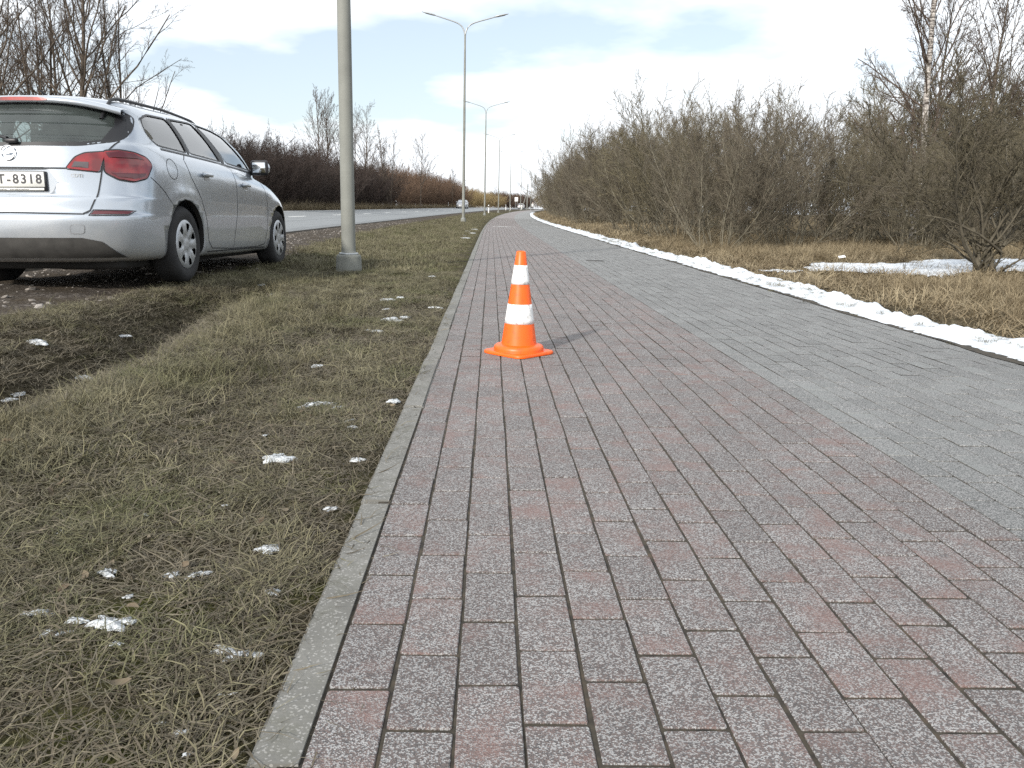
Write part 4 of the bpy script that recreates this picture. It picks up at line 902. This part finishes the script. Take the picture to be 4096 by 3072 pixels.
def ring(z_r, z_m, z_f, yr, yf, w, Lr, nr, Lf, nf, nq=(14, 26, 16), tap=.035):
    a = np.linspace(0, PI/2, nq[0]); xf = w*np.sin(a)**(2/nf); yfq = yf-Lf+Lf*np.cos(a)**(2/nf)
    ysd = np.linspace(yf-Lf, yr+Lr, nq[1]+2)[1:-1]
    a = np.linspace(PI/2, 0, nq[2]); xr = w*np.sin(a)**(2/nr); yrq = yr+Lr-Lr*np.cos(a)**(2/nr)
    x = np.concatenate([xf, np.full(len(ysd), w), xr]); y = np.concatenate([yfq, ysd, yrq])
    ym, hl = (yf+yr)/2, (yf-yr)/2
    x = x*(1-tap*np.abs((y-ym)/hl)**2.5)
    z = np.interp(y, [yr, .5*(yr+yf), yf], [z_r, z_m, z_f])
    return np.stack([x, y, z], -1)
def body_rings(inset=0.0):
    R_ = [ring(.21, .19, .20, -.86, 3.48, .74, .5, 2.6, .6, 2.6),
          ring(.235, .205, .22, -.93, 3.56, .825, .55, 2.7, .7, 2.6),
          ring(.30, .27, .30, -1.00, 3.61, .868, .58, 2.7, .8, 2.5),
          ring(.42, .42, .42, -1.045, 3.635, .886, .60, 2.7, .9, 2.5),
          ring(.55, .54, .53, -1.055, 3.63, .897, .60, 2.7, .95, 2.4),
          ring(.59, .58, .57, -1.022, 3.62, .900, .60, 2.7, .95, 2.4),
          ring(.685, .68, .64, -1.014, 3.59, .904, .60, 2.6, 1.0, 2.4),
          ring(.715, .71, .67, -.992, 3.57, .905, .60, 2.6, 1.0, 2.4),
          ring(.82, .82, .74, -.978, 3.50, .903, .60, 2.5, 1.05, 2.3),
          ring(.95, .93, .79, -.965, 3.40, .892, .60, 2.5, 1.1, 2.3),
          ring(1.05, 1.02, .83, -.945, 3.28, .868, .60, 2.5, 1.15, 2.3),
          ring(1.10, 1.065, .93, -.925, 2.75, .842, .58, 2.5, 1.0, 2.5),
          ring(1.14, 1.10, 1.02, -.895, 2.46, .815, .56, 2.5, .60, 3.0),
          ring(1.25, 1.24, 1.20, -.815, 2.22, .775, .52, 2.5, .56, 3.2),
          ring(1.345, 1.355, 1.33, -.735, 1.95, .725, .48, 2.5, .56, 3.2),
          ring(1.405, 1.425, 1.405, -.690, 1.72, .668, .45, 2.6, .58, 3.2),
          ring(1.447, 1.468, 1.44, -.670, 1.46, .570, .42, 2.8, .62, 2.4),
          ring(1.475, 1.490, 1.46, -.55, 1.16, .40, .36, 2.8, .55, 2.4),
          ring(1.483, 1.498, 1.468, -.30, .85, .18, .2, 2.5, .3, 2.4)]
    A = np.array(R_)
    if inset:
        c = np.array([0, 1.0, .9]); A = A.copy()
        A[..., 0] -= inset*np.sign(A[..., 0])*(A[..., 0] > inset)+A[..., 0]*(A[..., 0] <= inset)
        A[..., 1] = A[..., 1]-inset*np.clip((A[..., 1]-1.0)/1.2, -1, 1); A[..., 2] -= inset*.6*(A[..., 2] > 1.3)
    return A
def cr_interp(A, n):
    K = len(A); o = []
    for i in range(K-1):
        p0, p1, p2, p3 = A[max(i-1, 0)], A[i], A[i+1], A[min(i+2, K-1)]
        for j in range(n):
            t_ = j/n; o.append(.5*((2*p1)+(-p0+p2)*t_+(2*p0-5*p1+4*p2-p3)*t_**2+(-p0+3*p1-3*p2+p3)*t_**3))
    o.append(A[-1]); return np.array(o)
def body_mesh(A, name, mat, dens=4):
    B = cr_interp(A, dens); B[:, 0, 0] = 0; B[:, -1, 0] = 0
    nr_, nc, _ = B.shape
    full = np.concatenate([B, (B*np.array([-1, 1, 1]))[:, -2:0:-1]], 1)
    n = full.shape[1]
    V = full.reshape(-1, 3)
    # soft swell over the wheel arches
    for yc in (0.0, 2.685):
        d = np.hypot(V[:, 1]-yc, V[:, 2]-.33); m_ = np.exp(-((d-.42)/.055)**2)*(np.abs(V[:, 0]) > .75)*(V[:, 2] < .95)
        V = V.copy(); V[:, 0] += np.sign(V[:, 0])*.013*m_
    F = grid_faces(nr_, n, True)
    Vb = np.concatenate([V, [[0, 1.3, V[:n, 2].mean()]], [[0, .28, V[-n:, 2].mean()+.001]]])
    i = np.arange(n); j = (i+1) % n; last = (nr_-1)*n
    Ft = np.concatenate([np.stack([j, i, np.full(n, len(V))], -1), np.stack([last+i, last+j, np.full(n, len(V)+1)], -1)])
    me = make_mesh(name, Vb, [F, Ft], mat, True)
    bm = bmesh.new(); bm.from_mesh(me); bmesh.ops.remove_doubles(bm, verts=bm.verts, dist=1e-5); bmesh.ops.recalc_face_normals(bm, faces=bm.faces); bm.to_mesh(me); bm.free()
    for p_ in me.polygons: p_.use_smooth = True
    return me
outer = body_mesh(body_rings(), 'body', M_SILVER)
bmx = bmesh.new(); bmx.from_mesh(outer); BV = BVHTree.FromBMesh(bmx); bmx.free()

DIRS = {'R': (Vector((-1, 0, 0)), lambda a, z: Vector((3, a, z))), 'L': (Vector((1, 0, 0)), lambda a, z: Vector((-3, a, z))),
        'B': (Vector((0, 1, 0)), lambda a, z: Vector((a, -4, z))), 'F': (Vector((0, -1, 0)), lambda a, z: Vector((a, 8, z))),
        'T': (Vector((0, 0, -1)), lambda a, b: Vector((a, b, 4))),
        'CR': (Vector((-.6, .8, 0)), lambda a, z: Vector((.8*a+.6*3, .6*a-.8*3, z))), 'CL': (Vector((.6, .8, 0)), lambda a, z: Vector((-.8*a-.6*3, .6*a-.8*3, z)))}
def cast(side, a, b, d):
    dr, og = DIRS[side]; hit = BV.ray_cast(og(a, b), dr)
    if hit[0] is None: return None
    n = hit[1]
    if n.dot(dr) > 0: n = -n
    return hit[0]+n*d
def patch(name, side, poly, d, mat, parent, nrow=12, ncol=14, smooth=True):
    poly = np.array(poly, float); zs = np.unique(np.concatenate([np.linspace(poly[:, 1].min()+1e-4, poly[:, 1].max()-1e-4, nrow), np.clip(poly[:, 1], poly[:, 1].min()+1e-4, poly[:, 1].max()-1e-4)]))
    V, prev = [], None
    for z in zs:
        xs = []
        for k in range(len(poly)):
            (x0, z0), (x1, z1) = poly[k], poly[(k+1) % len(poly)]
            if (z0-z)*(z1-z) <= 0 and z0 != z1: xs.append(x0+(x1-x0)*(z-z0)/(z1-z0))
        for a in np.linspace(min(xs), max(xs), ncol):
            q = cast(side, a, z, d)
            if q is None: q = Vector(V[-1]) if V else Vector((0, 0, 0))
            V.append(tuple(q))
    me = make_mesh(name, np.array(V), grid_faces(len(zs), ncol), mat, smooth)
    return link(name, me, parent)
def resample(pts, step=.03, closed=False):
    pts = [np.array(p_, float) for p_ in pts]; o = []
    if closed: pts = pts+[pts[0]]
    for a, b in zip(pts[:-1], pts[1:]):
        n = max(1, int(np.linalg.norm(b-a)/step))
        for j in range(n): o.append(a+(b-a)*j/n)
    if not closed: o.append(pts[-1])
    return np.array(o)
def round_poly(pts, r=.04, n=4):
    pts = np.array(pts, float); o = []; N = len(pts)
    for i in range(N):
        p0, p1, p2 = pts[i-1], pts[i], pts[(i+1) % N]
        a = p1+(p0-p1)*min(.45, r/np.linalg.norm(p0-p1)); b = p1+(p2-p1)*min(.45, r/np.linalg.norm(p2-p1))
        for k in range(n+1):
            t_ = k/n; o.append((1-t_)**2*a+2*t_*(1-t_)*p1+t_*t_*b)
    return np.array(o)
def strip(name, side, pts, w, d, mat, parent, closed=False, step=.03):
    P = resample(pts, step, closed); n = len(P)
    T = (np.roll(P, -1, 0)-np.roll(P, 1, 0)) if closed else np.gradient(P, axis=0)
    T /= np.linalg.norm(T, axis=1, keepdims=True)+1e-9; Nn = np.stack([-T[:, 1], T[:, 0]], -1)
    V = []
    for q in (-1, 1):
        for p_ in P+Nn*w/2*q:
            c_ = cast(side, p_[0], p_[1], d); V.append(tuple(c_) if c_ is not None else (V[-1] if V else (0, 0, 0)))
    i = np.arange(n if closed else n-1); j = (i+1) % n
    me = make_mesh(name, np.array(V), np.stack([i, j, n+j, n+i], -1), mat, True); return link(name, me, parent)
# ---- windows in the side view (y, z) and rear view (x, z)
W_Q = round_poly([(-.37, 1.32), (-.40, 1.20), (-.27, 1.125), (.30, 1.112), (.155, 1.385), (-.20, 1.375)], .05)
W_M = round_poly([(.375, 1.112), (1.10, 1.092), (.735, 1.412), (.225, 1.390)], .03)
W_F = round_poly([(1.265, 1.090), (2.02, 1.060), (1.90, 1.14), (1.47, 1.362), (1.24, 1.40), (.815, 1.415)], .03)
W_B = round_poly([(-.70, 1.13), (-.50, 1.085), (0, 1.075), (.50, 1.085), (.70, 1.13), (.725, 1.22), (.69, 1.335), (.35, 1.40), (0, 1.41), (-.35, 1.40), (-.69, 1.335), (-.725, 1.22)], .05)
W_W = round_poly([(-.66, 1.10), (.66, 1.10), (.56, 1.37), (0, 1.395), (-.56, 1.37)], .06)
def prism(name, poly, axis, lo, hi, mat):
    poly = np.array(poly, float); n = len(poly); V = []
    for q in (lo, hi):
        for a, z in poly: V.append((q, a, z) if axis == 'X' else (a, q, z))
    i = np.arange(n); j = (i+1) % n
    me = make_mesh(name, np.array(V), [np.stack([i, j, n+j, n+i], -1), np.arange(n)[None, ::-1], np.arange(n, 2*n)[None]], mat)
    bm = bmesh.new(); bm.from_mesh(me); bmesh.ops.recalc_face_normals(bm, faces=bm.faces); bm.to_mesh(me); bm.free(); return me
def cyl(name, yc, zc, r, x0, x1, mat, n=40):
    a = np.linspace(0, 2*PI, n, endpoint=False); return prism(name, np.stack([yc+r*np.cos(a), zc+r*np.sin(a)], -1), 'X', x0, x1, mat)
def cut(me, cutters):
    o = bpy.data.objects.new('tmp', me); C.objects.link(o); tmp = []
    for c_ in cutters:
        q = bpy.data.objects.new('cutter', c_); C.objects.link(q); tmp.append(q)
        md = o.modifiers.new('b', 'BOOLEAN'); md.operation = 'DIFFERENCE'; md.object = q; md.solver = 'EXACT'; md.material_mode = 'TRANSFER'
    dg = bpy.context.evaluated_depsgraph_get(); m2 = bpy.data.meshes.new_from_object(o.evaluated_get(dg))
    for q in tmp+[o]: bpy.data.objects.remove(q)
    return m2
cabin = body_rings(.045)
ci_ = [k for k in range(len(cabin)) if k >= 5]
cab = cabin[ci_].copy()
cab[0, :, 2] = .45
cab[..., 1] = np.clip(cab[..., 1], -.86, 2.15)
cabin_me = body_mesh(cab, 'cabin', M_INT, 2)
cutters = [cabin_me]
for poly in (W_Q, W_M, W_F): cutters.append(prism('c', poly, 'X', -1.3, 1.3, M_TRIM))
cutters += [prism('c', W_B, 'Y', -1.5, -.3, M_TRIM), prism('c', W_W, 'Y', 1.2, 3.4, M_TRIM)]
for yc in (0.0, 2.685):
    for sg in (-1, 1): cutters.append(cyl('c', yc, .33, .372, sg*.60 if sg > 0 else -1.2, 1.2 if sg > 0 else -.60, M_UNDER))
# recess for the number plate
cutters.append(prism('c', round_poly([(-.30, .715), (.30, .715), (.385, .895), (-.385, .895)], .03), 'Y', -1.4, -.955, M_SILVER))
body_cut = cut(outer, cutters); body_cut.name = 'body'

def wheel_parts(parent, x, y, sg):
    w = empty('wheel', (x, y, .326)); w.parent = parent; w.scale = (sg, 1, 1)
    wd = .103
    prof = [(.205, -wd+.01), (.235, -wd), (.275, -wd-.004), (.305, -wd+.008), (.3245, -wd+.035), (.327, -.04), (.327, .04), (.3245, wd-.035), (.305, wd-.008), (.275, wd+.004), (.235, wd), (.205, wd-.01)]
    lathe('tyre', prof, M_RUB, w, 48, 'X')
    lathe('rim_barrel', [(.206, -wd+.012), (.195, 0), (.19, wd-.05), (.03, wd-.055)], M_UNDER, w, 32, 'X')
    # hubcap with seven openings
    na, NR = 70, [0.0, .028, .045, .06, .085, .11, .128, .145, .165, .180, .193, .203, .208]
    hz = np.interp(NR, [0, .03, .06, .12, .19, .208], [wd+.002, wd+.004, wd-.004, wd+.006, wd+.004, wd-.006])
    a = np.linspace(0, 2*PI, na, endpoint=False); V = np.stack([np.repeat(hz[:, None], na, 1), np.array(NR)[:, None]*np.cos(a), np.array(NR)[:, None]*np.sin(a)], -1)
    ph = (a*7/(2*PI)) % 1
    V[4:9, :, 0] += .005*np.cos(ph*2*PI)[None]
    F = grid_faces(len(NR), na, True); ii, jj = np.divmod(np.arange(len(F)), na); rc = (np.array(NR)[ii]+np.array(NR)[ii+1])/2; pc = ((jj+.5)*7/na) % 1
    op = (rc > .118) & (rc < .182) & (np.abs(pc-.5) < np.interp(rc, [.118, .135, .165, .182], [.10, .19, .24, .16]))
    link('hubcap', make_mesh('hubcap', V.reshape(-1, 3), F[~op], M_HUB, True), w)
    return w
def text_mesh(name, s, size, mat, parent, loc, rot, depth=.002, align='CENTER'):
    cu = bpy.data.curves.new('txt', 'FONT'); cu.body = s; cu.size = size; cu.align_x = align; cu.align_y = 'CENTER'; cu.extrude = depth; cu.offset = .0022 if size > .05 else 0; cu.resolution_u = 3
    o = bpy.data.objects.new('txt', cu); C.objects.link(o); dg = bpy.context.evaluated_depsgraph_get()
    me = bpy.data.meshes.new_from_object(o.evaluated_get(dg)); bpy.data.objects.remove(o); me.name = name; me.materials.clear(); me.materials.append(mat)
    q = link(name, me, parent, loc); q.rotation_euler = rot; return q
def build_car(name, M_BODY, bodymesh, detail=True):
    e = empty(name)
    link('body', bodymesh, e)
    for sd, sg in (('R', 1), ('L', -1)):
        for poly in (W_Q, W_M, W_F):
            g = patch('side_window', sd, poly, -.006, M_GLASS, e, 10, 12)
            strip('seal', sd, poly, .014, .0015, M_TRIM, g, True)
        strip('window_frame', sd, [(-.25, 1.10), (.3, 1.088), (1.1, 1.068), (2.03, 1.035)], .016, .004, M_TRIM, e)
        strip('pillar_trim', sd, [(.335, 1.105), (.19, 1.39)], .052, .0022, M_TRIM, e); strip('pillar_trim', sd, [(1.18, 1.085), (.775, 1.412)], .075, .0022, M_TRIM, e)
        # roof rail
        tt = np.linspace(-.66, 1.22, 24); pts = []
        for k, yv in enumerate(tt):
            h = BV.ray_cast(Vector((sg*(.575-.02*((yv-.2)/1)**2), yv, 3)), Vector((0, 0, -1)))[0]
            lift = .022*min(1, k/2., (23-k)/2.); pts.append((h.x, h.y, h.z+lift))
        V, F = tube_arrays(np.array([pts]), np.full((1, 24), .013), 8); link('roof_rail', make_mesh('roof_rail', V, F, M_TRIM, True), e)
        # panel gaps
        dg_ = .0012
        strip('door_gap', sd, [(.20, 1.10), (.10, 1.04), (.16, .90), (.33, .72), (.44, .52), (.50, .34), (.60, .275), (1.12, .255), (1.9, .25), (2.16, .27)], .009, dg_, M_LINE, e)
        strip('door_gap', sd, [(1.22, 1.08), (1.27, .90), (1.24, .60), (1.16, .26)], .008, dg_, M_LINE, e)
        strip('door_gap', sd, [(2.07, 1.03), (2.20, .86), (2.24, .66), (2.22, .45), (2.16, .27)], .007, dg_, M_LINE, e)
        strip('bumper_gap', sd, [(-.56, .86), (-.38, .75), (-.24, .63)], .007, dg_, M_LINE, e)
        strip('sill_gap', sd, [(.5, .245), (2.2, .235)], .012, dg_, M_LINE, e)
        if detail:
            a = np.linspace(0, 2*PI, 24, endpoint=False); strip('fuel_flap' if sg > 0 else 'flap_line', sd, np.stack([-.19+.095*np.cos(a), .945+.082*np.sin(a)], -1), .006, dg_, M_LINE, e, True)
            patch('side_repeater', sd, [(2.27, .79), (2.36, .785), (2.36, .815), (2.28, .825)], .006, M_HEAD, e, 3, 4)
        for yc, zc in ((.48, .935), (1.50, .885)):
            hx = cast(sd, yc, zc, 0).x
            hnd = bevel_box('door_handle', (.035, .20, .034), (hx+sg*.022, yc+.02, zc), M_BODY, e, .012, 2)
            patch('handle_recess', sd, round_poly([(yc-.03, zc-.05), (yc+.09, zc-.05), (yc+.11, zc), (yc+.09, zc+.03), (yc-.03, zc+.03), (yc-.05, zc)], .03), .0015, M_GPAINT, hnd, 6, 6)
        # mirror
        mr = bevel_box('door_mirror', (.18, .15, .15), (sg*.92, 2.03, 1.09), M_BODY, e, .07, 4)
        bevel_box('mirror_shell', (.187, .05, .157), (sg*.92, 1.965, 1.09), M_TRIM, mr, .024, 3)
        bevel_box('mirror_glass', (.140, .01, .108), (sg*.92, 1.937, 1.09), M_MIRR, mr, .004, 1)
        bevel_box('mirror_arm', (.16, .08, .06), (sg*.83, 2.05, 1.045), M_TRIM, mr, .015, 1)
        for yc in (0.0, 2.685): wheel_parts(e, sg*.775, yc, sg)
        # tail lamps
        cn = 'CR' if sg > 0 else 'CL'
        ol = patch('tail_light', cn, round_poly([(.012, .885), (.10, .835), (.21, .822), (.315, .85), (.372, .955), (.33, 1.005), (.24, 1.035), (.13, 1.047), (.02, 1.035)], .016), .010, M_RED, e, 14, 14)
        patch('dark_lens', cn, [(.05, .882), (.105, .85), (.21, .84), (.295, .862), (.31, .885)], .0125, M_REDD, ol, 5, 10); patch('dark_lens', cn, [(.05, .99), (.31, .985), (.24, 1.028), (.13, 1.04), (.03, 1.028)], .0125, M_REDD, ol, 5, 10)
        strip('lamp_edge', cn, round_poly([(.006, .880), (.10, .828), (.21, .815), (.32, .846), (.380, .955), (.335, 1.012), (.24, 1.043), (.13, 1.055), (.014, 1.043)], .03), .010, .004, M_LINE, ol, True)
        x0 = 1 if sg > 0 else -1
        il = patch('tail_light', 'B', round_poly([(x0*.405, .905), (x0*.612, .885), (x0*.645, 1.032), (x0*.52, 1.015), (x0*.465, .985)], .02), .008, M_RED, e, 10, 12)
        patch('reverse_lens', 'B', [(x0*.44, .915), (x0*.545, .908), (x0*.548, .952), (x0*.46, .955)], .0105, M_SMOKE, il, 4, 5)
        strip('lamp_edge', 'B', round_poly([(x0*.398, .900), (x0*.618, .880), (x0*.650, 1.038), (x0*.52, 1.022), (x0*.460, .990)], .02), .009, .003, M_LINE, il, True)
        strip('tailgate_gap', 'B', [(x0*.70, 1.12), (x0*.655, 1.04), (x0*.625, .885), (x0*.60, .70), (x0*.56, .60), (x0*.52, .575)], .010, .004, M_LINE, e)
        patch('reflector', 'B', [(x0*.565, .568), (x0*.775, .572), (x0*.80, .598), (x0*.585, .598)], .004, M_REDD, e, 4, 8)
        strip('reflector_edge', 'B', [(x0*.56, .562), (x0*.78, .566), (x0*.81, .60), (x0*.58, .604)], .008, .003, M_LINE, e, True)
        patch('head_light', 'F', [(x0*.48, .66), (x0*.72, .70), (x0*.74, .76), (x0*.50, .74)], .006, M_HEAD, e, 6, 8)
    # rear
    rw = patch('rear_window', 'B', W_B, -.004, M_RGLASS, e, 14, 26)
    strip('seal', 'B', W_B, .03, .0015, M_TRIM, rw, True)
    for x0 in (-1, 1): patch('tinted_side', 'B', [(x0*.60, 1.11), (x0*.70, 1.13), (x0*.722, 1.22), (x0*.69, 1.335), (x0*.62, 1.35), (x0*.645, 1.24)], .0005, M_TRIM, rw, 8, 8)
    wsn = patch('windscreen', 'F', W_W, -.004, M_GLASS, e, 12, 24); strip('seal', 'F', W_W, .04, .0015, M_TRIM, wsn, True)
    # spoiler lip over the rear window
    u = np.linspace(-1, 1, 25); V = []
    for q in u:
        yb = -.712+.11*abs(q)**2.6; zt = 1.452-.085*abs(q)**2.6; x = .70*q
        V.append([(x, yb+.16, zt+.012), (x, yb+.02, zt+.002), (x, yb-.022, zt-.012), (x, yb-.026, zt-.042), (x, yb+.0, zt-.050), (x, yb+.08, zt-.046)])
    V = np.array(V).transpose(1, 0, 2); sp_me = make_mesh('roof_spoiler', V.reshape(-1, 3), grid_faces(6, 25), M_BODY, True); sp_o = link('roof_spoiler', sp_me, e)
    V = []
    for q in np.linspace(-1, 1, 13):
        x = .20*q; yb = -.712+.11*abs(x/.70)**2.6-.0295; zt = 1.452-.085*abs(x/.70)**2.6
        hgt = .013*(1-abs(q)**6*.5); V.append([(x, yb+.002, zt-.027+hgt), (x, yb-.001, zt-.027-hgt)])
    V = np.array(V).transpose(1, 0, 2); link('brake_light', make_mesh('brake_light', V.reshape(-1, 3), grid_faces(2, 13), M_RED), sp_o)
    strip('tailgate_gap', 'B', [(-.53, .572), (0, .582), (.53, .572)], .010, .0016, M_LINE, e)
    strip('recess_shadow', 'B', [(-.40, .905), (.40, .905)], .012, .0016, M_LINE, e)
    vl = patch('rear_valance', 'B', [(-.72, .25), (.72, .25), (.62, .37), (.50, .40), (-.50, .40), (-.62, .37)], .006, M_DIFF, e, 8, 20)
    patch('tow_cover', 'B', round_poly([(.43, .43), (.52, .43), (.53, .495), (.44, .495)], .02), .0025, M_BODY, e, 4, 4)
    strip('tow_gap', 'B', round_poly([(.43, .43), (.52, .43), (.53, .495), (.44, .495)], .02), .004, .003, M_GPAINT, e, True, .012)
    bevel_box('underbody', (1.3, 3.9, .08), (0, 1.25, .19), M_UNDER, e, .02, 1)
    bevel_box('silencer', (.42, .22, .14), (.28, -.55, .21), M_UNDER, e, .05, 2)
    V, F = tube_arrays(np.array([[(.30, -.5, .20), (.5, -.45, .19), (.62, -.35, .18), (.66, 0, .17)]]), np.full((1, 4), .03), 8); link('exhaust_pipe', make_mesh('exhaust_pipe', V, F, M_UNDER, True), e)
    bevel_box('mud_flap', (.20, .02, .05), (-.68, -.42, .21), M_UNDER, e, .004, 1)
    # plate
    M_PLATE = MATS.get('plate_white') or plain('plate_white', (.72, .72, .68), .5, 0, .06); M_INK = MATS.get('plate_ink') or plain('plate_ink', (.04, .04, .045), .6)
    fr = bevel_box('number_plate', (.535, .018, .145), (0, -.966, .808), M_TRIM, e, .004, 1)
    bevel_box('plate_sheet', (.515, .006, .108), (0, -.9775, .822), M_PLATE, fr, .002, 1)
    if detail:
        for ch, xp in (('8', .218), ('1', .162), ('3', .105), ('8', .046), ('-', -.006), ('T', -.062)):
            text_mesh('plate_text', ch, .094, M_INK, fr, (xp, -.9815, .822), (PI/2, 0, 0), .0006)
        bevel_box('plate_strip', (.50, .004, .018), (0, -.9765, .752), M_PLATE, fr, .001, 1)
        text_mesh('strip_text', 'ALD carmarket     www.aldcarmarket.lv', .017, M_INK, fr, (0, -.9795, .752), (PI/2, 0, 0), .0004)
        q = cast('B', .47, .852, .002); text_mesh('badge', 'CDTI', .036, M_GPAINT, e, q, (PI/2-.08, 0, math.radians(12)), .002)
        q = cast('B', 0, 1.01, .012)
        ebm = lathe('emblem', [(.046, 0), (.050, .004), (.054, .004), (.058, 0)], M_CHROME, e, 36); ebm.location = q; ebm.rotation_euler = (PI/2-.1, 0, 0)
        V = np.array([(-.07, -.008, .004), (-.005, -.008, .004), (-.03, .012, .004), (.07, .008, .004), (.005, .008, .004), (.03, -.012, .004)]); V = np.concatenate([V, V+np.array([0, 0, .004])])
        V = np.array([(-.072, -.010, .004), (.012, -.010, .004), (.030, .006, .004), (.072, .004, .004), (.072, .010, .004), (-.012, .010, .004), (-.030, -.004, .004), (-.072, -.004, .004)])
        Vb = V.copy(); Vb[:, 2] += .004; i = np.arange(8); j = (i+1) % 8
        link('bolt', make_mesh('bolt', np.concatenate([V, Vb]), [np.stack([i, j, 8+j, 8+i], -1), (8+i)[None], i[None, ::-1]], M_CHROME), ebm)
        p0, p1, p2 = cast('B', 0, 1.10, .03), cast('B', -.10, 1.13, .025), cast('B', -.34, 1.16, .02)
        V, F = tube_arrays(np.array([[tuple(p0), tuple(p1), tuple(p2)]]), np.array([[.014, .011, .007]]), 8); wp = link('rear_wiper', make_mesh('rear_wiper', V, F, M_TRIM, True), e)
        bevel_box('wiper_pivot', (.09, .04, .035), (.03, p0.y-.0, 1.10), M_TRIM, wp, .012, 2)
        q = BV.ray_cast(Vector((0, -.35, 3)), Vector((0, 0, -1)))[0]; V, F = tube_arrays(np.array([[(0, -.35, q.z-.005), (0, -.40, q.z+.02), (0, -.47, q.z+.045)]]), np.array([[.02, .012, .004]]), 8); link('antenna', make_mesh('antenna', V, F, M_TRIM, True), e)
        for x_ in (-.38, .38):
            for yv, zb in ((1.25, .52), (.25, .55)):
                st = bevel_box('seat', (.50, .14, .60), (x_, yv, zb+.25), M_SEAT, e, .06, 2); bevel_box('headrest', (.27, .09, .17), (x_, yv-.03, zb+.66), M_SEAT, st, .04, 2)
        bevel_box('dashboard', (1.36, .45, .22), (0, 2.0, .93), M_INT, e, .06, 2)
        bevel_box('load_cover', (1.2, .75, .02), (0, -.35, 1.0), M_INT, e, .004, 1)
    return e
car = build_car('estate_car', M_SILVER, body_cut)
tag(car, 'silver estate car parked half on the gravel shoulder, seen from behind', 'car')
YAWC, ROLC, PITC = .0415, -.0184, -.0134
Cc, Sc = math.cos(YAWC), math.sin(YAWC)
Rz = Matrix.Rotation(-YAWC, 4, 'Z'); Rt = Matrix.Rotation(PITC, 4, 'X') @ Matrix.Rotation(ROLC, 4, 'Y')
car.matrix_world = Matrix.Translation((-3.5046, 7.2261, .0276)) @ Rz @ Rt
# two distant cars: copies of the same parts with their own paint
def recar(src, name, loc, rz, oldm, newm):
    c = copy_tree(src, None); c.name = name; c.rotation_mode = 'XYZ'; c.matrix_world = Matrix.Translation(loc) @ Matrix.Rotation(rz, 4, 'Z')
    cache = {}
    for o in c.children_recursive:
        if o.type == 'MESH' and any(m == oldm for m in o.data.materials):
            if o.data.name not in cache:
                d = o.data.copy(); cache[o.data.name] = d
                for i_, m in enumerate(d.materials):
                    if m == oldm: d.materials[i_] = newm
            o.data = cache[o.data.name]
    for o in [o for o in c.children_recursive if o.name.split('.')[0] in ('plate_text', 'strip_text', 'badge', 'bolt', 'plate_strip', 'emblem')]: bpy.data.objects.remove(o)
    return c
y = 145; x = -9.6+float(off(y)); 
c2 = recar(car, 'oncoming_car', (x, y, float(road_z(-9.6, y))), PI-2*0.0177**2*(y-22.7), M_SILVER, M_GPAINT)
tag(c2, 'small grey car coming towards us on the far lane', 'car')
y = 242; x = -6.4+float(off(y))
c3 = recar(car, 'distant_car', (x, y, float(road_z(-6.4, y))), -2*0.0177**2*(y-22.7), M_SILVER, M_WPAINT)
tag(c3, 'tiny white car driving away at the far bend', 'car')
